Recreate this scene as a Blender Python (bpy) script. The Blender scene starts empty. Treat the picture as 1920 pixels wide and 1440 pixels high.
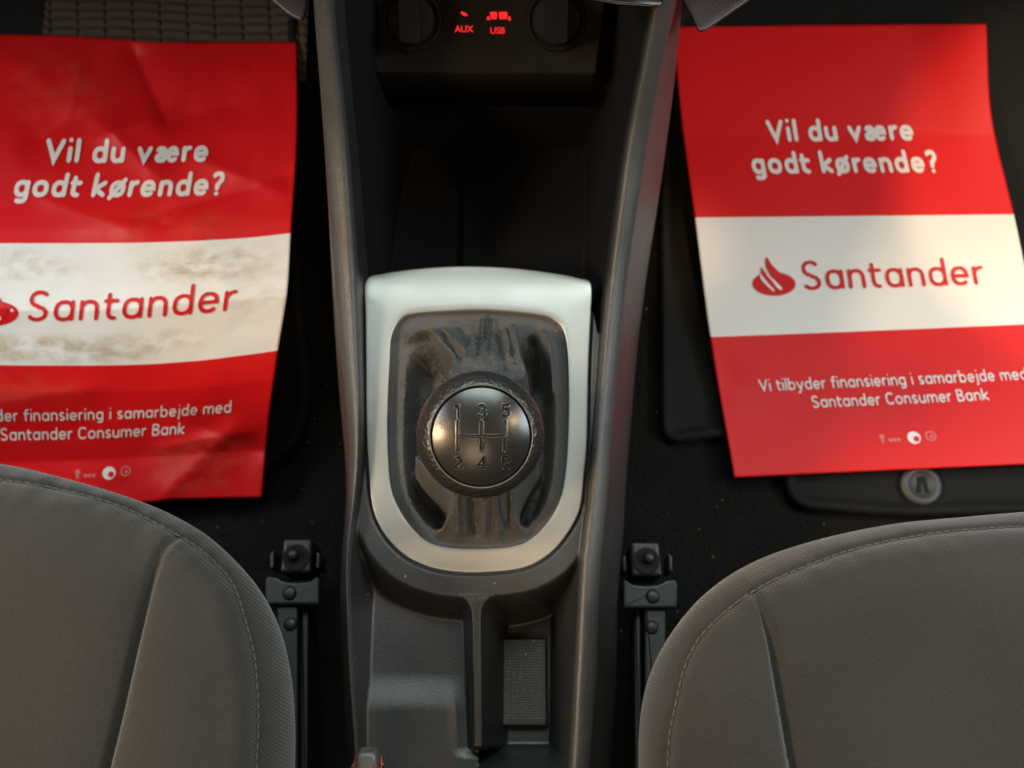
import bpy, bmesh, math, random
import numpy as np
from mathutils import Vector, Matrix
random.seed(7); np.random.seed(7)
sc = bpy.context.scene
col = sc.collection
R = math.radians

# ------------------------------------------------------------------ camera
H = 0.654; TH = R(18.0); LENS = 38.0
W0, H0 = 1920.0, 1440.0
FPX = LENS / 36.0 * W0
cam_d = bpy.data.cameras.new('camera'); cam = bpy.data.objects.new('camera', cam_d)
col.objects.link(cam); sc.camera = cam
cam.location = (0, 0, H); cam.rotation_euler = (TH, 0, 0)
cam_d.lens = LENS; cam_d.sensor_width = 36.0; cam_d.sensor_fit = 'HORIZONTAL'
cam_d.clip_start = 0.01; cam_d.clip_end = 50
cam_d.dof.use_dof = True; cam_d.dof.focus_distance = 0.425; cam_d.dof.aperture_fstop = 14.0

# ------------------------------------------------------------------ light
w = bpy.data.worlds.new('World'); sc.world = w; w.use_nodes = True
w.node_tree.nodes['Background'].inputs[0].default_value = (0.80, 0.86, 0.92, 1)
w.node_tree.nodes['Background'].inputs[1].default_value = 0.012

def area(name, loc, aim, size, energy, color, shape='RECTANGLE', size_y=None, spread=180):
    l = bpy.data.lights.new(name, 'AREA'); l.shape = shape; l.size = size
    if size_y: l.size_y = size_y
    l.energy = energy; l.color = color; l.spread = R(spread)
    o = bpy.data.objects.new(name, l); col.objects.link(o)
    o.location = loc
    o.rotation_euler = (Vector(aim) - Vector(loc)).to_track_quat('-Z', 'Y').to_euler()
    return o
def spot(name, loc, aim, energy, color, half, blend, soft):
    l = bpy.data.lights.new(name, 'SPOT'); l.energy = energy; l.color = color; l.spot_size = R(half * 2); l.spot_blend = blend; l.shadow_soft_size = soft
    o = bpy.data.objects.new(name, l); col.objects.link(o); o.location = loc
    o.rotation_euler = (Vector(aim) - Vector(loc)).to_track_quat('-Z', 'Y').to_euler(); return o
AIM = (0, .15, .15)
WARM = (1.0, 0.66, 0.34)
area('windscreen_light', (0.05, 0.62, 1.00), AIM, 0.70, 8.8, (0.86, 1.0, 0.97), size_y=0.34)
area('side_window_light', (0.80, 0.16, 0.74), AIM, 0.36, 5.2, (0.78, 0.92, 1.0), size_y=0.24)
area('side_window_light', (-0.85, 0.25, 0.95), AIM, 0.40, 6.2, (0.90, 0.96, 1.0), size_y=0.26)
area('warm_lamp_left', (-0.66, -0.10, 0.80), (0.0, 0.10, 0.20), 0.15, 0.58, WARM, 'DISK', spread=44)
area('warm_lamp_right', (0.66, 0.08, 0.98), AIM, 0.045, 2.2, WARM, 'DISK')
area('warm_lamp_rear', (-0.05, -0.62, 1.05), AIM, 0.48, 3.0, (1.0, 0.70, 0.42), 'DISK')
spot('added_pool_spot', (0.75, 0.10, 1.25), (0.402, 0.345, 0.02), 36, WARM, 6.4, .15, .015)  # added narrow spot, shapes the warm pool on the right sheet's outer side
spot('added_pool_spot', (0.30, 0.20, 1.25), (0.102, 0.300, 0.02), 22, WARM, 1.9, .5, .02)  # second added spot, for the warm patch at the sheet's left edge

sc.view_settings.view_transform = 'Standard'; sc.view_settings.look = 'None'
sc.view_settings.exposure = 0.0; sc.view_settings.gamma = 1.0
sc.view_settings.use_curve_mapping = False
sc.render.engine = 'CYCLES'
sc.cycles.use_denoising = True
sc.cycles.max_bounces = 6

# ------------------------------------------------------------------ helpers
CT, ST = math.cos(TH), math.sin(TH)
def U(px, py, z=0.0, b=0.0):
    """point where the line of sight through photo pixel (px, py) meets the plane  Z = z + b*Y"""
    px = np.asarray(px, float); py = np.asarray(py, float); z = np.asarray(z, float)
    u = (px - W0 / 2) / FPX; v = (H0 / 2 - py) / FPX
    dx, dy, dz = u, ST + v * CT, -CT + v * ST
    t = (H - z) / (b * dy - dz)
    return np.stack([t * dx, t * dy, H + t * dz], -1)
def UP(pts, z=0.0, b=0.0):
    a = np.array(pts, float); return U(a[:, 0], a[:, 1], z, b)
def PX(P):
    P = np.asarray(P, float); x, y, z = P[..., 0], P[..., 1], P[..., 2] - H
    d = y * ST - z * CT; up = y * CT + z * ST
    return np.stack([W0 / 2 + FPX * x / d, H0 / 2 - FPX * up / d], -1)
def sstep(a, b, x):
    t = np.clip((x - a) / (b - a), 0, 1); return t * t * (3 - 2 * t)
def smax(a, b, k=.003):
    h = np.clip(.5 + .5 * (a - b) / k, 0, 1); return b + (a - b) * h + k * h * (1 - h)
def catmull(pts, n=12, closed=False):
    P = np.array(pts, float); out = []
    m = len(P)
    rng = range(m) if closed else range(m - 1)
    for i in rng:
        if closed: p0, p1, p2, p3 = P[i - 1], P[i], P[(i + 1) % m], P[(i + 2) % m]
        else: p0, p1, p2, p3 = P[max(i - 1, 0)], P[i], P[i + 1], P[min(i + 2, m - 1)]
        for k in range(n):
            t = k / n
            out.append(.5 * ((2 * p1) + (-p0 + p2) * t + (2 * p0 - 5 * p1 + 4 * p2 - p3) * t * t + (-p0 + 3 * p1 - 3 * p2 + p3) * t ** 3))
    if not closed: out.append(P[-1])
    return np.array(out)
def resample(P, n, closed=False):
    P = np.asarray(P, float)
    if closed: P = np.vstack([P, P[:1]])
    d = np.r_[0, np.cumsum(np.linalg.norm(np.diff(P, axis=0), axis=1))]
    t = np.linspace(0, d[-1], n, endpoint=not closed)
    return np.stack([np.interp(t, d, P[:, k]) for k in range(P.shape[1])], -1)
def dist_poly(X, Y, P, closed=False):
    """distance to a polyline"""
    P = np.asarray(P, float)[:, :2]
    if closed: P = np.vstack([P, P[:1]])
    best = np.full(np.shape(X), 1e9)
    for a, b in zip(P[:-1], P[1:]):
        e = b - a; L = max(e @ e, 1e-14)
        t = np.clip(((X - a[0]) * e[0] + (Y - a[1]) * e[1]) / L, 0, 1)
        d = (X - a[0] - t * e[0]) ** 2 + (Y - a[1] - t * e[1]) ** 2
        best = np.minimum(best, d)
    return np.sqrt(best)
def inside(X, Y, P):
    P = np.asarray(P, float)[:, :2]; r = np.zeros(np.shape(X), bool)
    for a, b in zip(P, np.roll(P, -1, axis=0)):
        if a[1] == b[1]: continue
        c = ((a[1] > Y) != (b[1] > Y)) & (X < (b[0] - a[0]) * (Y - a[1]) / (b[1] - a[1]) + a[0])
        r ^= c
    return r
def sdf(X, Y, P):
    d = dist_poly(X, Y, P, True); return np.where(inside(X, Y, P), -d, d)
_rng = np.random.RandomState(3)
_lat = _rng.rand(64, 64)
def vnoise(X, Y):
    xi = np.floor(X).astype(int); yi = np.floor(Y).astype(int); fx = X - xi; fy = Y - yi
    fx = fx * fx * (3 - 2 * fx); fy = fy * fy * (3 - 2 * fy)
    g = lambda i, j: _lat[i % 64, j % 64]
    return (g(xi, yi) * (1 - fx) + g(xi + 1, yi) * fx) * (1 - fy) + (g(xi, yi + 1) * (1 - fx) + g(xi + 1, yi + 1) * fx) * fy - .5

def thing(name, label, cat, loc=(0, 0, 0), group=None):
    o = bpy.data.objects.new(name, None); col.objects.link(o)
    o.location = loc; o['label'] = label; o['category'] = cat; o.empty_display_size = .02
    if group: o['group'] = group
    return o
def base_of(p):
    b = Vector((0, 0, 0))
    while p is not None: b += p.location; p = p.parent
    return b
def mesh(name, V, F, mats, parent=None, smooth=True, fmat=None, uv=None, label=None):
    V = np.asarray(V, float).reshape(-1, 3)
    if parent is not None: V = V - np.array(base_of(parent))
    me = bpy.data.meshes.new(name); me.from_pydata(V.tolist(), [], [tuple(int(i) for i in f) for f in F])
    if not isinstance(mats, (list, tuple)): mats = [mats]
    for m in mats: me.materials.append(m)
    if fmat is not None: me.polygons.foreach_set('material_index', np.asarray(fmat, int))
    me.polygons.foreach_set('use_smooth', np.full(len(me.polygons), smooth))
    if uv is not None:
        lay = me.uv_layers.new(name='UVMap'); vi = np.zeros(len(me.loops), int)
        me.loops.foreach_get('vertex_index', vi)
        lay.data.foreach_set('uv', np.asarray(uv, float)[vi].reshape(-1))
    me.validate(); me.update()
    o = bpy.data.objects.new(name, me); col.objects.link(o)
    if parent is not None: o.parent = parent
    if label: o['label'] = label
    return o
def grid_faces(nr, nc, wrap=False, flip=False):
    F = []
    for i in range(nr - 1):
        for j in range(nc if wrap else nc - 1):
            a, b = i * nc + j, i * nc + (j + 1) % nc; c, d = b + nc, a + nc
            F.append((a, d, c, b) if flip else (a, b, c, d))
    return F
class MB:
    def __init__(s): s.V = []; s.F = []
    def add(s, V, F):
        o = len(s.V); s.V += [tuple(v) for v in V]; s.F += [tuple(i + o for i in f) for f in F]; return s
    def build(s, name, mat, parent=None, smooth=True, label=None):
        return mesh(name, s.V, s.F, mat, parent, smooth, label=label)
    def tube(s, P, r, n=8, caps=True):
        P = np.asarray(P, float); m = len(P); rr = np.broadcast_to(np.asarray(r, float), (m,))
        V = []
        T = np.gradient(P, axis=0); T /= np.linalg.norm(T, axis=1)[:, None] + 1e-12
        up = np.array([0, 0, 1.]) if abs(T[0][2]) < .9 else np.array([1., 0, 0])
        for i in range(m):
            a = np.cross(T[i], up); a /= np.linalg.norm(a) + 1e-12; b = np.cross(a, T[i])
            for k in range(n):
                q = 2 * math.pi * k / n; V.append(P[i] + rr[i] * (math.cos(q) * a + math.sin(q) * b))
        F = grid_faces(m, n, True)
        if caps: F += [tuple(range(n)), tuple((m - 1) * n + k for k in reversed(range(n)))]
        return s.add(V, F)
    def lathe(s, prof, origin, M=None, n=32, cap0=True, cap1=True):
        V = []; m = len(prof)
        for r, z in prof:
            for k in range(n):
                q = 2 * math.pi * k / n; p = Vector((r * math.cos(q), r * math.sin(q), z))
                if M is not None: p = M @ p
                V.append(tuple(Vector(origin) + p))
        F = grid_faces(m, n, True)
        if cap0: F.append(tuple(reversed(range(n))))
        if cap1: F.append(tuple((m - 1) * n + k for k in range(n)))
        return s.add(V, F)
    def prism(s, top, bottom_dz, bev=0.0015, steps=3):
        """closed outline (n,3) extruded down by bottom_dz with a rounded upper edge"""
        top = np.asarray(top, float); n = len(top)
        c = top.mean(0)
        # inward normals in xy
        nxt = np.roll(top, -1, 0) - np.roll(top, 1, 0); nor = np.stack([-nxt[:, 1], nxt[:, 0], 0 * nxt[:, 0]], -1)
        nor /= np.linalg.norm(nor, axis=1)[:, None] + 1e-12
        A = 0.5 * np.sum(top[:, 0] * np.roll(top[:, 1], -1) - np.roll(top[:, 0], -1) * top[:, 1])
        if A < 0: nor = -nor
        rings = []
        for k in range(steps + 1):
            q = math.pi / 2 * k / steps
            r = top + nor * bev * (1 - math.sin(q)) ; r = r.copy(); r[:, 2] -= bev * (1 - math.cos(q)); rings.append(r)
        bt = top.copy(); bt[:, 2] -= bottom_dz; rings.append(bt)
        V = np.vstack(rings); F = grid_faces(len(rings), n, True, flip=A > 0)
        F.append(tuple(range(n)) if A > 0 else tuple(reversed(range(n))))
        L = (len(rings) - 1) * n
        F.append(tuple(L + k for k in (reversed(range(n)) if A > 0 else range(n))))
        return s.add(V, F)
def rounded(pts, r, n=5):
    """polygon with rounded corners (2-D)"""
    P = [np.array(p[:2], float) for p in pts]; out = []
    for i, p in enumerate(P):
        a, b = P[i - 1] - p, P[(i + 1) % len(P)] - p
        la, lb = np.linalg.norm(a), np.linalg.norm(b); q = min(r, la * .45, lb * .45)
        s, e = p + a / la * q, p + b / lb * q
        for k in range(n + 1):
            t = k / n; out.append((1 - t) ** 2 * s + 2 * t * (1 - t) * p + t * t * e)
    return np.array(out)

# ------------------------------------------------------------------ materials
def new_mat(name):
    m = bpy.data.materials.new(name); m.use_nodes = True
    nt = m.node_tree; return m, nt, nt.nodes['Principled BSDF']
def node(nt, t, **kw):
    n = nt.nodes.new(t)
    for k, v in kw.items():
        if hasattr(n, k): setattr(n, k, v)
        else: n.inputs[k].default_value = v
    return n
def plastic(name, colr, rough=.5, bump=.25, scale=900, dist=.0004, var=.25, metallic=0, spec=.5, tex='noise', coat=0, dust=0.0):
    m, nt, b = new_mat(name)
    b.inputs['Metallic'].default_value = metallic; b.inputs['Specular IOR Level'].default_value = spec
    b.inputs['Coat Weight'].default_value = coat; b.inputs['Coat Roughness'].default_value = .2
    tc = node(nt, 'ShaderNodeTexCoord')
    n1 = node(nt, 'ShaderNodeTexNoise'); n1.inputs['Scale'].default_value = 35; n1.inputs['Detail'].default_value = 6
    nt.links.new(tc.outputs['Object'], n1.inputs['Vector'])
    rp = node(nt, 'ShaderNodeMapRange'); rp.inputs['To Min'].default_value = 1 - var; rp.inputs['To Max'].default_value = 1 + var
    nt.links.new(n1.outputs['Fac'], rp.inputs['Value'])
    mx = node(nt, 'ShaderNodeVectorMath', operation='SCALE'); mx.inputs[0].default_value = colr[:3]
    nt.links.new(rp.outputs[0], mx.inputs['Scale'])
    if dust > 0:      # sparse pale specks of lint and grit
        vo = node(nt, 'ShaderNodeTexVoronoi'); vo.inputs['Scale'].default_value = 260; nt.links.new(tc.outputs['Object'], vo.inputs['Vector'])
        lt = node(nt, 'ShaderNodeMath', operation='LESS_THAN'); nt.links.new(vo.outputs['Distance'], lt.inputs[0]); lt.inputs[1].default_value = .10
        sx = node(nt, 'ShaderNodeSeparateXYZ'); nt.links.new(vo.outputs['Color'], sx.inputs[0])
        gt = node(nt, 'ShaderNodeMath', operation='GREATER_THAN'); nt.links.new(sx.outputs[0], gt.inputs[0]); gt.inputs[1].default_value = 1 - dust
        ml = node(nt, 'ShaderNodeMath', operation='MULTIPLY'); nt.links.new(lt.outputs[0], ml.inputs[0]); nt.links.new(gt.outputs[0], ml.inputs[1])
        cm = node(nt, 'ShaderNodeMix', data_type='RGBA'); cm.inputs[7].default_value = (.30, .25, .17, 1)
        nt.links.new(ml.outputs[0], cm.inputs[0]); nt.links.new(mx.outputs[0], cm.inputs[6]); nt.links.new(cm.outputs[2], b.inputs['Base Color'])
    else: nt.links.new(mx.outputs[0], b.inputs['Base Color'])
    rr = node(nt, 'ShaderNodeMapRange'); rr.inputs['To Min'].default_value = rough - .08; rr.inputs['To Max'].default_value = rough + .08
    nt.links.new(n1.outputs['Fac'], rr.inputs['Value']); nt.links.new(rr.outputs[0], b.inputs['Roughness'])
    if bump > 0:
        if tex == 'noise':
            t = node(nt, 'ShaderNodeTexNoise'); t.inputs['Detail'].default_value = 3; out = t.outputs['Fac']
        else:
            t = node(nt, 'ShaderNodeTexVoronoi', feature='SMOOTH_F1'); out = t.outputs['Distance']
        t.inputs['Scale'].default_value = scale
        nt.links.new(tc.outputs['Object'], t.inputs['Vector'])
        bp = node(nt, 'ShaderNodeBump'); bp.inputs['Strength'].default_value = bump; bp.inputs['Distance'].default_value = dist
        nt.links.new(out, bp.inputs['Height']); nt.links.new(bp.outputs[0], b.inputs['Normal'])
    return m
M = {}
M['console'] = plastic('console_plastic', (.0165, .0172, .0182), .40, .4, 1700, .0004, spec=.6, dust=.05)
M['rim'] = plastic('lit_rim_plastic', (.040, .040, .040), .42, .7, 1300, .0004)  # lighter than the console body, standing in for light on the rims
M['bin'] = plastic('bin_shade_plastic', (.006, .006, .007), .7, .5, 1100, .0004, spec=.12)  # darker than the console body, the bin's shade put into the colour
M['silver'] = plastic('satin_silver', (.325, .335, .325), .38, .22, 2600, .0001, .05, metallic=.65)
M['knob_grip'] = plastic('knob_grip_leather', (.014, .014, .0138), .40, .7, 620, .0007, .3, tex='vor')
M['knob_cap'] = plastic('knob_cap_plastic', (.012, .0122, .0125), .28, .25, 900, .0001, .2, spec=.6)
M['leather'] = plastic('gaiter_leather', (.070, .072, .074), .82, 1.0, 900, .0007, spec=.10, dust=.05)
M['ring'] = plastic('worn_lit_ring', (.05, .049, .046), .36, .5, 700, .0004, .4)  # lighter colour stands in for the lit bevel as well as the worn edge
M['thread'] = plastic('dark_thread', (.016, .016, .016), .7, 0)
M['dash'] = plastic('dash_plastic', (.0075, .0068, .007), .7, .4, 1100, .0004, spec=.12)
M['gloss'] = plastic('gloss_black', (.008, .008, .008), .15, 0)
M['carpet'] = plastic('carpet', (.008, .0078, .007), .95, 1.0, 420, .003, .5, spec=.1, dust=.12)
M['mat'] = plastic('mat_rubber', (.008, .0078, .0072), .8, .8, 500, .001, .3, spec=.2)
M['rib'] = plastic('ribbed_pad', (.055, .040, .028), .7, .6, 700, .001, .35, spec=.3)
M['steel'] = plastic('painted_steel', (.011, .0125, .0125), .45, .3, 500, .0004, .3)
M['hole'] = plastic('hole_black', (.003, .003, .003), .9, 0)
M['grey_cap'] = plastic('grey_button', (.05, .05, .05), .45, .2, 1500, .0002)
M['chrome'] = plastic('chrome', (.8, .8, .8), .12, 0, metallic=1, var=.02)
M['clip'] = plastic('clip_plastic', (.034, .034, .033), .5, .3, 600, .0004)
m, nt, b = new_mat('red_glow')
b.inputs['Base Color'].default_value = (.2, 0, 0, 1); b.inputs['Emission Color'].default_value = (1, .01, .02, 1); b.inputs['Emission Strength'].default_value = .85
M['glow'] = m

def fabric(name, colr):
    m, nt, b = new_mat(name)
    b.inputs['Roughness'].default_value = .92; b.inputs['Specular IOR Level'].default_value = .2
    b.inputs['Sheen Weight'].default_value = .25; b.inputs['Sheen Roughness'].default_value = .5
    tc = node(nt, 'ShaderNodeTexCoord')
    n1 = node(nt, 'ShaderNodeTexNoise'); n1.inputs['Scale'].default_value = 18; n1.inputs['Detail'].default_value = 8
    n2 = node(nt, 'ShaderNodeTexNoise'); n2.inputs['Scale'].default_value = 900; n2.inputs['Detail'].default_value = 2
    ws = []
    for rz, sc_ in ((R(38), 560), (R(0), 700)):
        mp = node(nt, 'ShaderNodeMapping'); mp.inputs['Rotation'].default_value = (0, 0, rz)
        nt.links.new(tc.outputs['Object'], mp.inputs['Vector'])
        wv = node(nt, 'ShaderNodeTexWave'); wv.bands_direction = 'Y'
        wv.inputs['Scale'].default_value = sc_ / 2; wv.inputs['Distortion'].default_value = 2.0; wv.inputs['Detail'].default_value = 2; wv.inputs['Detail Scale'].default_value = 1.5
        nt.links.new(mp.outputs[0], wv.inputs['Vector']); ws.append(wv)
    for n in (n1, n2): nt.links.new(tc.outputs['Object'], n.inputs['Vector'])
    ad = node(nt, 'ShaderNodeMath', operation='ADD'); nt.links.new(ws[0].outputs['Fac'], ad.inputs[0]); nt.links.new(n2.outputs['Fac'], ad.inputs[1])
    bp = node(nt, 'ShaderNodeBump'); bp.inputs['Strength'].default_value = .35; bp.inputs['Distance'].default_value = .0005
    nt.links.new(ad.outputs[0], bp.inputs['Height']); nt.links.new(bp.outputs[0], b.inputs['Normal'])
    a2 = node(nt, 'ShaderNodeMath', operation='ADD'); nt.links.new(n1.outputs['Fac'], a2.inputs[0]); nt.links.new(n2.outputs['Fac'], a2.inputs[1])
    rp = node(nt, 'ShaderNodeMapRange'); rp.inputs['From Min'].default_value = .6; rp.inputs['From Max'].default_value = 1.4
    rp.inputs['To Min'].default_value = .75; rp.inputs['To Max'].default_value = 1.25
    nt.links.new(a2.outputs[0], rp.inputs['Value'])
    mx = node(nt, 'ShaderNodeVectorMath', operation='SCALE'); mx.inputs[0].default_value = colr
    nt.links.new(rp.outputs[0], mx.inputs['Scale']); nt.links.new(mx.outputs[0], b.inputs['Base Color'])
    return m
M['fabric'] = fabric('seat_fabric', (.0200, .0186, .0169))
M['fabric2'] = fabric('seat_side_fabric', (.055, .053, .048))
M['seam'] = plastic('seam_thread', (.055, .049, .041), .9, .6, 1500, .0004)

def paper(name, colr, dirt=False):
    m, nt, b = new_mat(name)
    b.inputs['Roughness'].default_value = .44; b.inputs['Specular IOR Level'].default_value = .22
    tc = node(nt, 'ShaderNodeTexCoord')
    n1 = node(nt, 'ShaderNodeTexNoise'); n1.inputs['Scale'].default_value = 700; n1.inputs['Detail'].default_value = 3
    nt.links.new(tc.outputs['Object'], n1.inputs['Vector'])
    bp = node(nt, 'ShaderNodeBump'); bp.inputs['Strength'].default_value = .12; bp.inputs['Distance'].default_value = .0003
    nt.links.new(n1.outputs['Fac'], bp.inputs['Height']); nt.links.new(bp.outputs[0], b.inputs['Normal'])
    b.inputs['Base Color'].default_value = (*colr, 1)
    if dirt:
        # muddy shoe marks: soft windows in sheet coordinates, broken up by noise
        sep = node(nt, 'ShaderNodeSeparateXYZ'); nt.links.new(tc.outputs['UV'], sep.inputs[0])
        def blob(cu, cv, ru, rv):
            def q(out, c, r):
                s = node(nt, 'ShaderNodeMath', operation='SUBTRACT'); nt.links.new(out, s.inputs[0]); s.inputs[1].default_value = c
                d = node(nt, 'ShaderNodeMath', operation='DIVIDE'); nt.links.new(s.outputs[0], d.inputs[0]); d.inputs[1].default_value = r
                p = node(nt, 'ShaderNodeMath', operation='POWER'); nt.links.new(d.outputs[0], p.inputs[0]); p.inputs[1].default_value = 2
                return p.outputs[0]
            a = node(nt, 'ShaderNodeMath', operation='ADD'); nt.links.new(q(sep.outputs[0], cu, ru), a.inputs[0]); nt.links.new(q(sep.outputs[1], cv, rv), a.inputs[1])
            s = node(nt, 'ShaderNodeMapRange'); s.interpolation_type = 'SMOOTHSTEP'
            s.inputs['From Min'].default_value = 0; s.inputs['From Max'].default_value = 1; s.inputs['To Min'].default_value = 1; s.inputs['To Max'].default_value = 0
            nt.links.new(a.outputs[0], s.inputs['Value']); return s.outputs[0]
        tot = None
        for (cu, cv, ru, rv, k) in dirt:
            o = blob(cu, cv, ru, rv)
            mm = node(nt, 'ShaderNodeMath', operation='MULTIPLY'); nt.links.new(o, mm.inputs[0]); mm.inputs[1].default_value = k
            if tot is None: tot = mm.outputs[0]
            else:
                a = node(nt, 'ShaderNodeMath', operation='MAXIMUM'); nt.links.new(tot, a.inputs[0]); nt.links.new(mm.outputs[0], a.inputs[1]); tot = a.outputs[0]
        mp = node(nt, 'ShaderNodeMapping'); mp.inputs['Scale'].default_value = (13, 30, 1); mp.inputs['Rotation'].default_value = (0, 0, .35)
        nt.links.new(tc.outputs['UV'], mp.inputs['Vector'])
        nz = node(nt, 'ShaderNodeTexNoise'); nz.inputs['Scale'].default_value = 1; nz.inputs['Detail'].default_value = 10; nz.inputs['Roughness'].default_value = .62; nz.inputs['Distortion'].default_value = .15
        nt.links.new(mp.outputs[0], nz.inputs['Vector'])
        mu = node(nt, 'ShaderNodeMapRange'); mu.inputs['From Min'].default_value = .40; mu.inputs['From Max'].default_value = .70
        nt.links.new(nz.outputs['Fac'], mu.inputs['Value'])
        k = node(nt, 'ShaderNodeMath', operation='MULTIPLY'); nt.links.new(tot, k.inputs[0]); nt.links.new(mu.outputs[0], k.inputs[1])
        nb = node(nt, 'ShaderNodeTexNoise'); nb.inputs['Scale'].default_value = 5; nt.links.new(tc.outputs['UV'], nb.inputs['Vector'])
        cm = node(nt, 'ShaderNodeMix', data_type='RGBA'); cm.inputs['A'].default_value = (.26, .22, .16, 1); cm.inputs['B'].default_value = (.36, .25, .12, 1)
        cm.inputs[6].default_value = (.25, .19, .12, 1); cm.inputs[7].default_value = (.52, .34, .14, 1)
        nt.links.new(nb.outputs['Fac'], cm.inputs[0])
        mx = node(nt, 'ShaderNodeMix', data_type='RGBA'); mx.inputs[6].default_value = (*colr, 1)
        nt.links.new(k.outputs[0], mx.inputs[0]); nt.links.new(cm.outputs[2], mx.inputs[7]); nt.links.new(mx.outputs[2], b.inputs['Base Color'])
    return m
M['red'] = paper('paper_red', (.62, .008, .010))
M['white'] = paper('paper_white', (.74, .735, .715))
M['white_dirty'] = paper('paper_white_muddy', (.74, .735, .715),
    dirt=[(.27, .475, .20, .042, .62), (.78, .485, .25, .055, .85), (.33, .655, .55, .045, .9), (.66, .645, .20, .035, .6), (.93, .55, .14, .10, .35), (.45, .56, .8, .2, .12)])
M['red_dirty'] = paper('paper_red_scuffed', (.62, .008, .010), dirt=[(.25, .745, .3, .05, .14), (.62, .40, .35, .05, .12), (.30, .12, .2, .1, .10), (.8, .92, .2, .08, .2)])
M['red_ink'] = paper('ink_red', (.56, .010, .014))
M['white_ink'] = paper('ink_white', (.74, .70, .68))

# ------------------------------------------------------------------ floor (setting)
def floor_z(X, Y):
    left = .062 * sstep(.15, .27, Y) * sstep(-.09, -.13, X) + .02 * sstep(.30, .45, Y) * sstep(-.09, -.13, X)
    right = .030 * sstep(.30, .46, Y) * sstep(.08, .12, X)
    return left + right - .006 + .12 * sstep(.56, .75, Y)
xs = np.linspace(-.62, .62, 200); ys = np.linspace(-.35, .80, 190)
X, Y = np.meshgrid(xs, ys)
fl = mesh('floor', np.stack([X, Y, floor_z(X, Y)], -1), grid_faces(len(ys), len(xs)), M['carpet'])
fl['kind'] = 'structure'

# ------------------------------------------------------------------ center console
FA, FB = .1325, .1014            # the plane of the silver surround: Z = FA + FB*Y
outer_px = [(685,523),(716,510),(748,504),(816,497),(884,495),(965,499),(1046,510),(1085,519),(1109,530),(1108,590),(1104,670),(1102,750),(1100,832),(1095,888),(1087,953),(1062,1002),(1027,1040),(978,1064),(897,1072),(830,1068),(781,1053),(748,1032),(718,997),(698,948),(690,861),(687,780),(686,670),(685,590)]
inner_px = [(743,610),(756,595),(775,588),(830,584),(911,582),(1006,590),(1041,602),(1058,624),(1065,670),(1066,740),(1065,805),(1061,875),(1052,929),(1033,970),(1000,1007),(965,1023),(911,1028),(843,1026),(802,1015),(770,986),(746,948),(733,910),(728,848),(727,780),(731,670),(734,632)]
def by_angle(pts, n, c=(897, 800)):
    P = catmull(pts, 10, True); a = np.arctan2(P[:, 1] - c[1], P[:, 0] - c[0]); o = np.argsort(a); a = a[o]; r = np.hypot(P[:, 0] - c[0], P[:, 1] - c[1])[o]
    q = np.linspace(-math.pi, math.pi, n, endpoint=False)
    rr = np.interp(q, np.r_[a[-1] - 2 * math.pi, a, a[0] + 2 * math.pi], np.r_[r[-1], r, r[0]])
    return np.stack([c[0] + rr * np.cos(q), c[1] + rr * np.sin(q)], -1)
NA = 320
O = UP(by_angle(outer_px, NA), FA, FB); I = UP(by_angle(inner_px, NA), FA, FB)

rim = np.array([ # py, outer left, inner left, inner right, outer right, z
 (-260,566,600,1270,1304,.31),(0,584,619,1229,1263,.26),(277,606,650,1174,1213,.205),(515,623,667,1143,1178,.172),(650,634,673,1129,1166,.163),
 (800,650,678,1117,1150,.156),(900,652,674,1108,1145,.152),(980,646,660,1099,1138,.149),(1050,640,651,1090,1129,.146),(1250,648,658,1080,1123,.138),(1440,662,672,1070,1108,.130),(1640,674,684,1058,1094,.122)])
rp = np.stack([np.interp(np.arange(-260, 1641, 10), rim[:, 0], rim[:, k]) for k in range(6)], -1)
for k in range(1, 6):     # soften the kinks
    v = np.pad(rp[:, k], 6, mode='edge'); rp[:, k] = np.convolve(v, np.ones(13) / 13, 'valid')
Lo, Li, Ri, Ro = [U(rp[:, k], rp[:, 0], rp[:, 5]) for k in (1, 2, 3, 4)]
yr = Lo[:, 1][::-1]
f_ = lambda A, Yv: np.interp(Yv, A[:, 1][::-1], A[:, 0][::-1])
fz = lambda Yv: np.interp(Yv, Lo[:, 1][::-1], Lo[:, 2][::-1])
y0, y1 = U(0, 1640, .124)[1], .372
NR = 520
ys = np.linspace(y0, y1, NR)
xlo, xli, xri, xro, zr = f_(Lo, ys), f_(Li, ys), f_(Ri, ys), f_(Ro, ys), fz(ys)

console = thing('center_console', 'dark grey plastic console between the seats with silver surround and two rear pockets', 'car console', (-.012, .12, 0))
cols_x = []; cols_kind = []
# outer left wall
no, nrim, ni = 26, 22, 230
rows = []
t_o = np.linspace(1, 0, no)             # 1 = floor, 0 = rim edge
RQ = np.array([(0, -.0062), (.04, -.0050), (.12, -.0038), (.30, -.0022), (.50, -.0009), (.66, -.0002), (.78, 0), (.88, -.0005), (.95, -.0013), (1, -.0030)])
rq = np.linspace(0, 1, nrim); rh = np.interp(rq, RQ[:, 0], RQ[:, 1])
def section(i):
    X = []; Z = []
    w_l = xli[i] - xlo[i]
    for t in t_o:                       # left flank, bulging outwards a little
        X.append(xlo[i] - .016 * t - .004 * math.sin(math.pi * t)); Z.append((zr[i] - .0066) * (1 - t) - .002 * t)
    for q, h in zip(rq, rh): X.append(xlo[i] + w_l * q); Z.append(zr[i] + h)
    return X, Z
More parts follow.
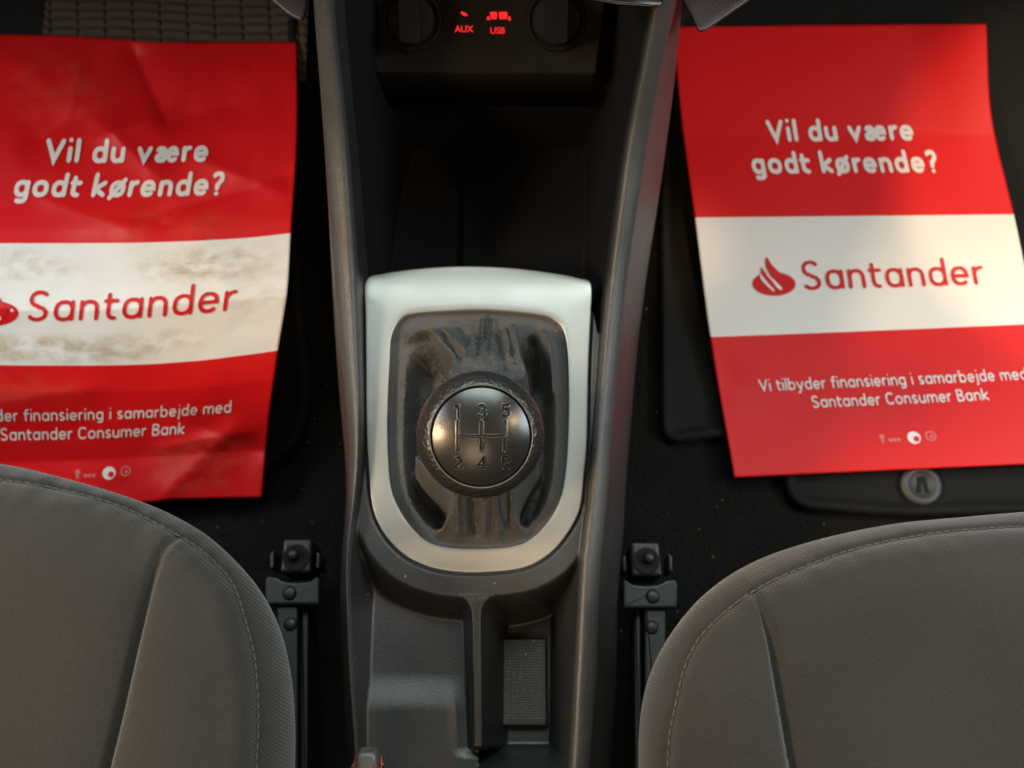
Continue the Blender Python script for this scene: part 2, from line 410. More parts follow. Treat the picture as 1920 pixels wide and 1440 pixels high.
# interior height field
XI = np.stack([np.linspace(xli[i], xri[i], ni + 2)[1:-1] for i in range(NR)])
YI = np.repeat(ys[:, None], ni, 1)
frame_poly = O[:, :2]
sd = sdf(XI, YI, frame_poly[::3])
zplat = FA + FB * YI - .0012
yF, yB = O[:, 1].max(), O[:, 1].min()
def yat(py, z): return float(U(0, py, z)[1])
def xat(px, py, z): return float(U(px, py, z)[0])
# low level: trough in front, pockets behind
low = np.where(YI > .16, .100, .104)
ystep = yat(1297, .122)
xdiv = np.interp(YI, [yat(1420, .128), yat(1120, .135)], [xat(897, 1420, .128), xat(893, 1120, .135)])
leftside = XI < xdiv
step = .122 - .02 * np.clip(ystep - YI, 0, 1)
gully = sstep(.003, .015, xdiv - XI - .0015 + .05 * np.clip(ystep - YI, 0, .06) * 1.4)
lowL = .1192 + (step - .1192) * sstep(ystep + .009, ystep - .009, YI) * gully
lowL = np.where(YI < yat(1405, .122), np.maximum(lowL, lowL + (step - lowL) * sstep(yat(1400, .122), yat(1425, .122), YI)), lowL)
yend = yat(1428, .127)
lowR = .091 + (.127 - .091) * sstep(yend + .008, yend - .005, YI)
# inset pad frame in the right pocket
pad = UP([(935, 1197), (1027, 1197), (1027, 1362), (935, 1362)], .092)
dp = sdf(XI, YI, pad)
rear = sstep(.14, .125, YI)
low = low * (1 - rear) + np.where(leftside, lowL, lowR) * rear
off = np.interp(YI, [yB - .02, yB, yB + .012, .13, .17, yF - .024, yF - .014], [.0105, .0105, .0095, .010, .010, .001, -.008])
wal = np.where(YI > .19, .003, .011)
k = sstep(off + wal, off, sd)
zi = low + (zplat - low) * k
zi -= .009 * sstep(-.0006, -.0022, sd)
zi -= .0022 * np.exp(-((sd) / .0011) ** 2)            # shadow gap round the surround
sdi = sdf(XI, YI, I[::3, :2])
zi -= .075 * sstep(.0045, .0035, sdi)            # the opening under the gaiter
# divider rib
zd = zplat - .0004 - .020 * sstep(yB - .0110, yB - .0065, YI)
rib = zd - .0005 - np.clip(np.abs(XI - xdiv) - .0016, 0, 1) * 6
flare = .0065 * np.exp(-np.clip(yB - .0115 - YI, 0, 1) / .0024)
rib = zd - np.clip(np.abs(XI - xdiv) - .0018 - flare, 0, 1) * 3.6
rib = np.where((YI < yB - .004), rib, -.2) - .04 * sstep(yat(1400, .128), yat(1418, .128), YI)
zi = smax(zi, rib, .003)
# inner side walls
kl = np.interp(ys, [.0, .08, .12, .2, .25], [2.6, 2.6, 12, 12, 9])[:, None]
kr = np.interp(ys, [.0, .08, .12, .2, .25], [4.5, 4.5, 12, 12, 8])[:, None]
zi = smax(zi, zr[:, None] - .0030 - (XI - xli[:, None]) * kl, .004)
zi = smax(zi, zr[:, None] - .0030 - (xri[:, None] - XI) * kr, .004)
# seams on the trough floor
xs_ = xat(862, 420, .10)
zi -= .0025 * np.exp(-((XI - xs_) / .0012) ** 2) * (YI > yF + .004)
zi += .002 * (sstep(xs_, xs_ + .002, XI)) * (YI > yF + .004) * (zi < .11)
V = []
for i in range(NR):
    X, Z = section(i)
    X += XI[i].tolist(); Z += zi[i].tolist()
    w_r = xro[i] - xri[i]
    for q, h in zip(rq, rh[::-1]): X.append(xri[i] + w_r * q); Z.append(zr[i] + h)
    for t in t_o[::-1]:
        X.append(xro[i] + .020 * t + .004 * math.sin(math.pi * t)); Z.append((zr[i] - .0066) * (1 - t) - .002 * t)
    V.append(np.stack([X, np.full(len(X), ys[i]), Z], -1))
V = np.array(V); NC = V.shape[1]
F = grid_faces(NR, NC); c0_, c1_ = no + nrim, no + nrim + ni
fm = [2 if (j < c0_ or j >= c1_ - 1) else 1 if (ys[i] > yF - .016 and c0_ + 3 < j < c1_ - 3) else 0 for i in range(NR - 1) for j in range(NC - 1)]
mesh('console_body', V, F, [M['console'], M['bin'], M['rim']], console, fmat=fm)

# silver surround
prof = [(0, -.0060), (0, -.0010), (.004, -.0004), (.014, .0000), (.03, .0002), (.05, .00025), (.15, .0003), (.5, .0004), (.85, .0004), (.96, .0004), (.982, .0003), (.994, .0000), (1, -.0006), (1, -.0012), (1, -.0080)]
V = []
for s, h in prof:
    P = O + (I - O) * s; P = P.copy()
    P[:, 2] += h
    P[:, 2] -= .0022 * sstep(yF - .020, yF, P[:, 1]) ** 2
    P[:, 2] -= .0026 * sstep(yB + .026, yB, P[:, 1]) ** 1.5
    V.append(P)
mesh('gear_surround', np.array(V), grid_faces(len(prof), NA, True, flip=False), M['silver'], console)
# textured rubber pad in the right pocket
P = UP([(932, 1192), (1029, 1192), (1029, 1366), (932, 1366)], .0965)
gx = np.linspace(P[:, 0].min(), P[:, 0].max(), 130); gy = np.linspace(P[:, 1].min(), P[:, 1].max(), 240); GX, GY = np.meshgrid(gx, gy)
de = np.minimum(np.minimum(GX - gx[0], gx[-1] - GX), np.minimum(GY - gy[0], gy[-1] - GY))
q = 2 * math.pi / .0026
GZ = .0965 + .00012 * np.clip(np.cos((GX + GY) * q) * np.cos((GX - GY) * q), 0, 1) * sstep(.003, .005, de) + .0 * de - .012 * (1 - np.sqrt(np.clip(1 - (1 - np.clip(de / .0022, 0, 1)) ** 2, 0, 1)))
mesh('pocket_pad', np.stack([GX, GY, GZ], -1), grid_faces(len(gy), len(gx)), M['console'], console)

# ------------------------------------------------------------------ gear lever
kc = U(901, 815, .239)
axis = Vector((0.06, -.34, .94)).normalized()
Mk = axis.to_track_quat('Z', 'Y').to_matrix()
Mk = Matrix.Rotation(0, 3, 'Z') @ Mk
# keep the symbols upright: local X = world X
xa = Vector((1, 0, 0)); ya = axis.cross(xa).normalized(); xa = ya.cross(axis).normalized()
Mk = Matrix((xa, ya, axis)).transposed()
lever = thing('gear_lever', 'black round gear knob with engraved shift pattern on a folded leather gaiter', 'gear lever', tuple(kc - np.array([0, 0, .10])))
r0 = .0254
prof = []
for a in np.linspace(-1.25, .62, 40):       # grip: flattened ball
    prof.append((.0085 + .0169 * math.cos(a) ** .9 if a < 0 else .0254 * math.cos(a) ** .85, .0205 * math.sin(a) if a < 0 else .0150 * math.sin(a)))
rt, zt = prof[-1]
prof = [(.0085, -.0300)] + prof + [(.0204, zt + .0006), (.0201, zt + .0007), (.01985, zt - .0006), (.0196, zt - .0012)]
mb = MB(); mb.lathe(prof, kc, Mk, 96, cap0=True, cap1=False)
knob = mb.build('knob', M['knob_grip'], lever)
# cap with engraved shift pattern (true relief)
RC = .0196; dome = .0050; RS = (RC ** 2 + dome ** 2) / (2 * dome)
def arc(cx, cy, rx, ry, a0, a1, n=12): return [(cx + rx * math.cos(R(a)), cy + ry * math.sin(R(a))) for a in np.linspace(a0, a1, n)]
ZP = RC / 492.0                              # one zoomed photo pixel
def at(x, y): return ((x - 707) * ZP, -(y - 708) * ZP)
st = []                                      # (polyline, half width)
lw = 13 * ZP; dw = 8.5 * ZP
for x, ya_, yb_ in ((480, 560, 845), (707, 560, 830), (935, 560, 845)): st.append(([at(x, ya_), at(x, yb_)], lw))
st.append(([at(480, 697), at(935, 697)], lw * .9))
def glyph(cx, cy, lines, hgt=112):
    s = hgt * ZP; ox, oy = at(cx, cy)
    for L in lines: st.append(([(ox + x * s, oy + y * s) for x, y in L], dw))
glyph(482, 458, [[(-.20, .33), (.0, .48), (.02, .48), (.02, -.5)]])
glyph(710, 452, [arc(0, .24, .27, .25, 150, -80) + arc(0, -.22, .31, .27, 80, -150)])
glyph(943, 453, [[(.28, .49), (-.20, .49), (-.26, .04)] + arc(-.0, -.17, .31, .32, 135, -140)])
glyph(480, 962, [arc(0, .22, .29, .27, 165, -35) + [(-.32, -.49), (.34, -.49)]])
glyph(714, 962, [[(.14, -.5), (.14, .5), (-.34, -.2), (.36, -.2)]])
glyph(945, 960, [[(-.26, -.5), (-.26, .49), (.05, .49)] + arc(.05, .24, .24, .25, 90, -90, 9) + [(-.26, -.01)], [(.05, -.01), (.30, -.5)]])
nr_, na_ = 190, 540
rr = RC * np.sqrt(np.linspace(0.0002, 1, nr_)); rr = RC * np.linspace(.004, 1, nr_); aa = np.linspace(0, 2 * math.pi, na_, endpoint=False)
RR, AA = np.meshgrid(rr, aa, indexing='ij'); X = RR * np.cos(AA); Y = RR * np.sin(AA)
Z = np.sqrt(RS ** 2 - RR ** 2) - RS + dome
dep = np.zeros_like(Z); dig = np.zeros_like(Z)
for L, hw in st:
    d = dist_poly(X, Y, L); dep = np.maximum(dep, .00055 * sstep(hw * 1.30, hw * .35, d)); dig = np.maximum(dig, (d < hw * (.95 if hw < lw * .8 else .35)))
    Z += .00010 * np.exp(-((d - hw * 1.4) / (hw * .4)) ** 2)
Z -= dep
Z -= .0009 * sstep(RC - .0006, RC, RR)
Z += .00002 * vnoise(X * 420, Y * 420)
cz = zt - .0003
V = []
for x, y, z in zip(X.ravel(), Y.ravel(), Z.ravel()):
    p = Mk @ Vector((x, y, z + cz)); V.append((kc[0] + p.x, kc[1] + p.y, kc[2] + p.z))
F = grid_faces(nr_, na_, True, flip=True)
F = [tuple(reversed(f)) for f in grid_faces(nr_, na_, True)]
F.append(tuple(range(na_)))
dm = dig.ravel() > .5; fm = [1 if sum(dm[i] for i in f) >= 3 and len(f) == 4 else 0 for f in F]
M['groove'] = plastic('groove_dark', (.006, .006, .006), .8, 0)  # near-black engraved strokes, darker than the cap
mesh('knob_cap', V, F, [M['knob_cap'], M['groove']], knob, fmat=fm)

mb = MB(); lip = []
for k in range(13):
    q = math.pi * (k / 12) ; lip.append((.0201 + .0004 * math.cos(q), zt + .0002 + .0006 * math.sin(q)))
mb.lathe(lip, kc, Mk, 120, False, False); mb.build('cap_ring', M['ring'], knob)
# gaiter: rings from the surround's opening to the neck below the knob
neck = Vector(kc) - axis * .026
NG, NS = 620, 150
outl = UP(by_angle(inner_px, NG), FA, FB)
cx_, cy_ = outl[:, 0].mean(), outl[:, 1].mean()
ss = np.linspace(0, 1, NS)
q = np.linspace(-math.pi, math.pi, NG, endpoint=False)
# by_angle runs in pixel angles (y down): flip for the neck ring
nring = np.stack([neck.x + .011 * np.cos(q), neck.y - .011 * np.sin(q)], -1)
G = np.zeros((NS, NG, 3))
o2 = outl[:, :2] + (outl[:, :2] - np.array([cx_, cy_])) * .012
for i, s in enumerate(ss): G[i, :, :2] = o2 * (1 - s) + nring * s
z0 = (outl[:, 2] - .0036)[None, :]; SS = ss[:, None]
G[..., 2] = z0
pp = PX(G)
# two taut panels (front and rear) between deep hollows at the sides
panel_f = catmull([(742, 604), (752, 634), (772, 638), (792, 627), (814, 631), (833, 660), (851, 690), (846, 740), (900, 780), (985, 745), (979, 690), (968, 640), (962, 606), (985, 592), (1030, 588), (900, 570), (780, 576)], 4, True)
panel_r = catmull([(786, 872), (799, 908), (846, 950), (838, 985), (812, 1016), (900, 1040), (985, 1016), (972, 985), (969, 955), (986, 915), (1007, 872), (900, 850)], 4, True)
mk = np.maximum(sstep(10, -8, sdf(pp[..., 0], pp[..., 1], panel_f)), sstep(12, -9, sdf(pp[..., 0], pp[..., 1], panel_r)))
rise = neck.z - z0
raised = z0 - .0010 * sstep(0, .10, SS) + rise * np.clip((SS - .10) / .90, 0, 1) ** 1.35
hollow = z0 - .0012 * sstep(0, .12, SS) - .017 * sstep(.20, .40, SS) * (1 - sstep(.50, .9, SS)) + rise * sstep(.50, 1.0, SS)
G[..., 2] = raised * mk + hollow * (1 - mk)
def fold(pts, amp, wid, wid2=None, s0=.06):
    """ridge (or hollow) along a line given where the photo shows it; asymmetric if wid2"""
    P = catmull(pts, 6)
    d = dist_poly(pp[..., 0], pp[..., 1], P)
    e = .35 * np.exp(-(d / wid) ** 2) + .65 * np.exp(-d / (wid * .55))
    G[..., 2] += amp * e * sstep(s0, s0 + .12, ss)[:, None]
fold([(756, 636), (772, 638), (792, 627), (814, 631), (833, 660), (851, 690), (846, 730)], 0.0061, 8)
fold([(830, 622), (858, 655), (876, 690)], 0.0061, 9)
fold([(845, 640), (862, 690)], -0.0042, 10)
fold([(912, 592), (908, 640), (904, 700)], .0012, 18, s0=.01)
fold([(935, 625), (945, 680), (950, 720)], -0.0038, 12)
fold([(962, 606), (967, 640), (978, 690), (992, 735)], 0.0068, 8)
fold([(1018, 622), (1031, 670), (1035, 740)], 0.0095, 9)
fold([(1000, 640), (1008, 700)], -0.0076, 10)
fold([(788, 880), (800, 908), (846, 950), (838, 985)], 0.0068, 8)
fold([(1003, 880), (985, 915), (968, 955), (972, 985)], 0.0076, 9)
fold([(868, 945), (862, 1000)], 0.0066, 9)
fold([(890, 945), (893, 1000)], -0.0047, 11)
fold([(925, 945), (938, 1000)], 0.0057, 10)
fold([(950, 950), (955, 990)], -0.0038, 8)
fold([(790, 612), (830, 604), (880, 612)], .0022, 7)
fold([(855, 700), (880, 668), (890, 640)], .0030, 7)
fold([(948, 700), (955, 660), (948, 620)], .0032, 7)
fold([(905, 950), (912, 1005)], .0030, 7)
fold([(880, 955), (876, 1000)], .0030, 6)
fold([(820, 1000), (850, 985)], .0030, 8)
fold([(990, 1005), (962, 985)], .0030, 8)
_r = np.random.RandomState(11)
for _k in range(26):
    a0 = _r.uniform(-math.pi, math.pi); wd = _r.uniform(.035, .08); am = _r.uniform(-.0026, .0040) * (1 - math.exp(-((a0 + math.pi / 2) / .5) ** 2)); s_a = _r.uniform(.25, .5); dr = _r.uniform(-.35, .35)
    da = (q[None, :] - a0 - dr * (ss[:, None] - .5) + math.pi) % (2 * math.pi) - math.pi
    G[..., 2] += am * np.exp(-np.abs(da) / wd) * sstep(s_a - .15, s_a + .1, ss)[:, None] * sstep(.95, .7, ss)[:, None]
def crisp(pts, amp, wid):
    d = dist_poly(pp[..., 0], pp[..., 1], catmull(pts, 6)); L_ = np.array(pts, float)
    tip = np.minimum(np.hypot(pp[..., 0] - L_[0, 0], pp[..., 1] - L_[0, 1]), np.hypot(pp[..., 0] - L_[-1, 0], pp[..., 1] - L_[-1, 1]))
    G[..., 2] += amp * np.clip(1 - d / wid, 0, 1) * sstep(0, 18, tip) * sstep(.04, .14, ss)[:, None]
for pts, amp, wid in (([(762, 640), (790, 628), (815, 632), (834, 661), (852, 692)], .0030, 9), ([(826, 614), (852, 650), (880, 702)], .0026, 8), ([(842, 606), (868, 632), (886, 668)], -.0018, 8),
                      ([(958, 600), (966, 640), (978, 690), (994, 738)], .0032, 9), ([(944, 612), (950, 660), (958, 705)], .0020, 8), ([(1016, 616), (1030, 668), (1036, 745)], .0030, 9),
                      ([(996, 622), (1006, 680), (1014, 730)], -.0025, 10), ([(758, 660), (786, 668), (806, 690)], .0018, 8), ([(748, 700), (770, 720), (782, 760)], .0016, 9),
                      ([(784, 872), (800, 908), (846, 952), (836, 990)], .0034, 9), ([(1008, 872), (986, 915), (967, 956), (974, 990)], .0034, 9), ([(862, 938), (858, 975), (846, 1008)], .0024, 8),
                      ([(884, 940), (888, 1004)], -.0022, 9), ([(908, 940), (914, 985), (906, 1012)], .0022, 8), ([(930, 940), (936, 975), (950, 1008)], -.0022, 9), ([(950, 935), (944, 970), (956, 996)], .0020, 7),
                      ([(806, 930), (818, 960), (806, 985)], .0022, 8), ([(1002, 930), (990, 962), (1000, 985)], .0022, 8), ([(770, 610), (800, 600), (850, 602)], .0014, 7), ([(975, 598), (1010, 604), (1036, 630)], .0014, 7)):
    crisp(pts, amp, wid)
calm = sstep(10, 22, dist_poly(pp[..., 0], pp[..., 1], [(914, 585), (905, 700)]))
nz = calm * vnoise(G[..., 0] * 110, G[..., 1] * 110) * .0022 + calm * vnoise(G[..., 0] * 320 + 9, G[..., 1] * 320) * .0009
nz = nz + .0010 * (.5 - np.abs(vnoise(G[..., 0] * 520 + 3, G[..., 1] * 480)) * 2) * np.clip(vnoise(G[..., 0] * 90, G[..., 1] * 90) + .6, 0, 1) + .00035 * vnoise(G[..., 0] * 1300, G[..., 1] * 1300)
G[..., 2] += nz * sstep(.08, .3, ss)[:, None]
gaiter = mesh('gaiter', G, grid_faces(NS, NG, True, flip=False), M['leather'], lever)
# stitching on the gaiter's front seam
mb = MB(); Gf = G.reshape(-1, 3); Pf = pp.reshape(-1, 2)
def on_gaiter(px, py):
    j = np.argmin((Pf[:, 0] - px) ** 2 + (Pf[:, 1] - py) ** 2); return Gf[j] + np.array([0, 0, .0004])
def seam_line(dx):
    py = np.arange(592, 696, 1.0); px = 914 - (py - 590) * .09 + dx
    z = np.array([on_gaiter(x, y)[2] for x, y in zip(px, py)])
    z = np.convolve(np.pad(z, 3, mode='edge'), np.ones(7) / 7, 'valid')
    return U(px, py, z)
for off_ in (-11, 9):
    L_ = seam_line(off_)
    for k in range(8, len(L_) - 10, 11):
        mb.tube(L_[k:k + 8:1] + np.outer(np.sin(np.linspace(0, math.pi, 8)), [0, 0, .0005]) + [0, 0, .0011 + .00002 * k], .00058, 6)
mb.build('stitching', M['thread'], gaiter)
mb = MB()
mb.tube(seam_line(-1) + [0, 0, .0008], .00040, 6)
mb.build('seam', M['thread'], gaiter)

# ------------------------------------------------------------------ dashboard
dash = thing('dashboard', 'black lower dashboard with red lit AUX and USB symbols between two sockets', 'dashboard', (-.01, .34, .2))
def panel_pt(px, py, lift=0.0):
    # the control panel's plane: rises away from the viewer
    b = .72; y_0 = .3156; a = .190 - b * y_0
    P = U(px, py, a + lift, b); return P
PN = Vector((0, -.72, 1)).normalized()
mb = MB()
pl = np.array([panel_pt(x, y) for x, y in rounded([(704, 134), (1118, 138), (1150, -120), (690, -120)], 8)])
mb.prism(pl, .03, .0012)
mb.build('control_panel', M['dash'], dash)
# face below the panel down to the bin, with a slot ledge
mb = MB()
a = panel_pt(690, 130); c = panel_pt(1130, 130)
x0_, x1_ = -.085, .066
yw = .3180
mb.add([(x0_, yw, .172), (x1_, yw, .172), (x1_, yw + .006, .09), (x0_, yw + .006, .09), (x0_, yw + .03, .172), (x1_, yw + .03, .172), (x1_, yw + .03, .09), (x0_, yw + .03, .09)],
       [(0, 3, 2, 1), (0, 1, 5, 4), (3, 7, 6, 2), (4, 5, 6, 7), (0, 4, 7, 3), (1, 2, 6, 5)])
mb.build('bin_back_wall', M['dash'], dash, False)
mb = MB()
for (ya2, yb2, zz) in ((162, 170, .152), (182, 190, .150)):
    P = UP(rounded([(872, ya2), (1032, ya2 + 2), (1032, yb2 + 2), (872, yb2)], 4), zz); mb.prism(P, .006, .0008)
mb.build('slot_ledge', M['dash'], dash)
# sockets: round caps with a flat grip lid
Mp = Matrix((Vector((1, 0, 0)), PN.cross(Vector((1, 0, 0))), PN)).transposed()
for px in (774, 1042):
    o = panel_pt(px, 38, 0.0)
    mb = MB(); mb.lathe([(.0148, -.002), (.0148, .0035), (.0142, .0045), (.0128, .0045), (.0124, .0035), (.0120, .0035)], o, Mp, 40)
    s = mb.build('power_socket', M['dash'], dash)
    mb = MB(); mb.lathe([(.0118, .002), (.0118, .0120), (.0112, .0133), (.0100, .0138), (.0001, .0140)], o, Mp, 40, cap1=False)
    mb.build('socket_cap', M['dash'], s)
    mb = MB()
    T = [(-.0050, -.0105), (.0050, -.0105), (.0050, .0105), (-.0050, .0105)]
    top = np.array([np.array(o) + np.array(Mp @ Vector((x, y, .0185))) for x, y in rounded(T, .002)])
    n = len(top); bot = top - np.array(PN) * .006
    mb.add(np.vstack([top, bot]), [tuple(range(n))] + [(i, (i + n), (i + 1) % n + n, (i + 1) % n) for i in range(n)])
    mb.build('socket_grip', M['dash'], s, False)
# red symbols, each a thin raised lens
def glow_poly(name, polys, lift=.0006):
    mb = MB()
    for pts in polys:
        P = np.array([panel_pt(x, y, lift) for x, y in pts]); n = len(P)
        B = P - np.array(PN) * .0006
        A = 0.5 * np.sum(P[:, 0] * np.roll(P[:, 1], -1) - np.roll(P[:, 0], -1) * P[:, 1])
        f = tuple(range(n)) if A > 0 else tuple(reversed(range(n)))
        mb.add(np.vstack([P, B]), [f] + [(i, (i + 1) % n, (i + 1) % n + n, i + n) for i in range(n)])
    return mb.build(name, M['glow'], dash, False)
glow_poly('jack_symbol', [rounded([(863, 21), (872, 23), (878, 29), (873, 31), (866, 28)], 3)])
glow_poly('seat_symbol', [rounded([(918, 22), (932, 22), (932, 36), (921, 36)], 3), rounded([(935, 22), (952, 22), (951, 36), (936, 36)], 3), rounded([(914, 30), (918, 30), (920, 38), (912, 37)], 1), rounded([(953, 30), (957, 31), (958, 39), (952, 38)], 1)])
def text_width(txt, size, spacing, word=1.0):
    cu = bpy.data.curves.new('tmp_text', 'FONT'); cu.body = txt; cu.size = size; cu.space_character = spacing; cu.space_word = word
    ob = bpy.data.objects.new('tmp_text', cu); col.objects.link(ob)
    ev = ob.evaluated_get(bpy.context.evaluated_depsgraph_get()); me = ev.to_mesh(); r = max(v.co.x for v in me.vertices); ev.to_mesh_clear()
    bpy.data.objects.remove(ob); bpy.data.curves.remove(cu); return r
def text_polys(txt, size, mapf, name, mat, parent, offset=0.0, align='LEFT', shear=0.0, spacing=1.0, cut=None, word=1.0):
    cu = bpy.data.curves.new('tmp_text', 'FONT'); cu.body = txt; cu.size = size; cu.offset = offset; cu.align_x = align
    cu.shear = shear; cu.space_character = spacing; cu.space_word = word; cu.resolution_u = 5
    ob = bpy.data.objects.new('tmp_text', cu); col.objects.link(ob)
    dg = bpy.context.evaluated_depsgraph_get(); me = ob.evaluated_get(dg).to_mesh()
    bm = bmesh.new(); bm.from_mesh(me); ob.evaluated_get(dg).to_mesh_clear()
    bpy.data.objects.remove(ob); bpy.data.curves.remove(cu)
    if cut:
        for _ in range(3):
            es = [e for e in bm.edges if e.calc_length() > cut]
            if not es: break
            bmesh.ops.subdivide_edges(bm, edges=es, cuts=1)
        bmesh.ops.triangulate(bm, faces=bm.faces[:])
    V = [mapf(v.co.x, v.co.y) for v in bm.verts]; bm.verts.index_update()
    F = [tuple(v.index for v in f.verts) for f in bm.faces]; bm.free()
    return mesh(name, V, F, mat, parent, False)
for txt, px, py in (('AUX', 870, 60), ('USB', 933, 63)):
    text_polys(txt, 17, lambda x, y: panel_pt(px + x, py - y, .0006), 'indicator_text', M['glow'], dash, offset=.35, align='CENTER', spacing=.95)
# trims at both lower corners and the gloss bezel
def slab(name, pts, z, dz, mat, bev=.003, r=6, parent=dash, back=.0, out=0.):
    top = UP(rounded(pts, r), z); mb = MB(); mb.prism(top, dz, bev); n = len(top)
    V = np.array(mb.V); V[-n:, 1] += back; V[-n:, 0] += out
    mb.V = V.tolist(); return mb.build(name, mat, parent)
M['trim'] = plastic('red_cast_trim', (.016, .006, .0065), .45, .4, 1100, .0004)  # red tint stands in for the red paper mirrored in the trims
slab('lower_trim', [(480, -60), (572, -60), (577, 8), (569, 40), (540, 26), (500, -8)], .245, .04, M['trim'], .0012, 14, back=.06, out=-.03)
slab('lower_trim', [(1268, -60), (1460, -60), (1412, -6), (1346, 40), (1312, 62), (1300, 30), (1272, -10)], .250, .04, M['trim'], .0012, 14, back=.06, out=.03)
slab('gloss_bezel', [(1076, -40), (1246, -40), (1244, 4), (1232, 12), (1160, 7), (1080, -6)], .262, .010, M['gloss'], .001, back=.02)
# the centre stack and dash top rise ahead, out of the picture
def block(name, x0, x1, prof):
    mb = MB(); V = [(x, y, z) for x in (x0, x1) for y, z in prof]; n = len(prof)
    mb.add(V, [tuple(range(n)), tuple(n + k for k in reversed(range(n)))] + [(i, i + n, (i + 1) % n + n, (i + 1) % n) for i in range(n)])
    return mb.build(name, M['dash'], dash, False)
block('centre_stack', -.105, .085, [(.345, .275), (.375, .52), (.60, .54), (.60, .10), (.40, .10), (.375, .24)])
block('dash_top', -.62, .62, [(.42, .33), (.372, .385), (.376, .43), (.41, .47), (.60, .50), (.60, .30)])

# ------------------------------------------------------------------ rubber floor mats
def mat_slab(name, label, outline_px, z, group, pad_=None, loc=None):
    P = UP(rounded(outline_px, 45, 8), z)
    P = resample(P, 260, True); c = P.mean(0)
    t = thing(name, label, 'floor mat', tuple(loc if loc is not None else c), group)
    mb = MB()
    P[:, 2] = floor_z(P[:, 0], P[:, 1]) + .007
    # flat field with a raised rolled edge
    n = len(P); prof = [(0, -.006), (0, .001), (.0012, .0032), (.003, .0040), (.0052, .0032), (.0068, .001), (.009, -.0004), (.02, -.0006)]
    nxt = np.roll(P, -1, 0) - np.roll(P, 1, 0); nor = np.stack([-nxt[:, 1], nxt[:, 0]], -1); nor /= np.linalg.norm(nor, axis=1)[:, None]
    A = 0.5 * np.sum(P[:, 0] * np.roll(P[:, 1], -1) - np.roll(P[:, 0], -1) * P[:, 1])
    if A < 0: nor = -nor
    rings = []
    for d, h in prof:
        Q = P.copy(); Q[:, :2] += nor * d; Q[:, 2] = floor_z(Q[:, 0], Q[:, 1]) + .006 + h; rings.append(Q)
    rings = rings[:-1]
    V = np.array(rings); F = grid_faces(len(rings), n, True, flip=A < 0)
    gx = np.arange(P[:, 0].min(), P[:, 0].max(), .005); gy = np.arange(P[:, 1].min(), P[:, 1].max(), .005); GX, GY = np.meshgrid(gx, gy)
    ok = sdf(GX, GY, P[:, :2]) < -.0030
    GZ = floor_z(GX, GY) + .0048; base = len(rings) * n
    for f in grid_faces(len(gy), len(gx)):
        if all(ok.flat[k] for k in f): F.append(tuple(k + base for k in f))
    mesh('mat_body', np.vstack([V.reshape(-1, 3), np.stack([GX, GY, GZ], -1).reshape(-1, 3)]), F, M['mat'], t)
    return t
GRP = 'black floor mats in the footwells'
mr = mat_slab('floor_mat', 'black floor mat with a notched corner and round clip under the flat clean sheet', [(1236, 120), (1240, 835), (1362, 815), (1462, 850), (1480, 952), (1700, 968), (2300, 950), (2300, -40), (1300, -40)], .002, GRP)
ml = mat_slab('floor_mat', 'black floor mat with a brown ribbed heel pad behind the crumpled sheet', [(598, -60), (596, 760), (560, 840), (470, 900), (-300, 930), (-300, -60)], .004, GRP)
# clip on the right mat
c = U(1730, 908, .004)
mb = MB(); mb.lathe([(.0128, 0), (.0128, .0028), (.0118, .0040), (.0085, .0046), (.0080, .0038), (.0001, .0038)], (c[0], c[1], floor_z(c[0], c[1]) + .005), None, 40, cap1=False)
cl = mb.build('fixing_clip', M['clip'], mr)
mb = MB()
for dx in (-.0026, .0026):
    mb.prism([(c[0] + dx - .0012, c[1] - .005, floor_z(c[0], c[1]) + .0098), (c[0] + dx + .0012, c[1] - .005, floor_z(c[0], c[1]) + .0098), (c[0] + dx * .4 + .0012, c[1] + .005, floor_z(c[0], c[1]) + .0098), (c[0] + dx * .4 - .0012, c[1] + .005, floor_z(c[0], c[1]) + .0098)], .003, .0003)
mb.build('clip_slot', M['hole'], cl)
# ribbed heel pad: rows of short ridges in true relief
xa_, ya_ = U(78, 90, .08)[:2]; xb_, yb_ = U(585, -60, .08)[:2]
gx = np.linspace(xa_, xb_, 420); gy = np.linspace(ya_ - .02, yb_, 300); X, Y = np.meshgrid(gx, gy)
ph = .0062; pw = .0172
Ys = Y + .035 * (X - xa_) + .0008 * np.sin(X * 60)
row = np.floor(Ys / ph); ty = Ys / ph - row; tx = (X / pw + .04 * row); tx = tx - np.floor(tx)
hh = np.sin(math.pi * ty) ** .7 * (1 - np.exp(-(np.minimum(tx, 1 - tx) / .06) ** 2) * .8)
mesh('heel_pad', np.stack([X, Y, floor_z(X, Y) + .0065 + .0022 * hh + .0006 * vnoise(X * 160, Y * 160)], -1), grid_faces(len(gy), len(gx)), M['rib'], ml)

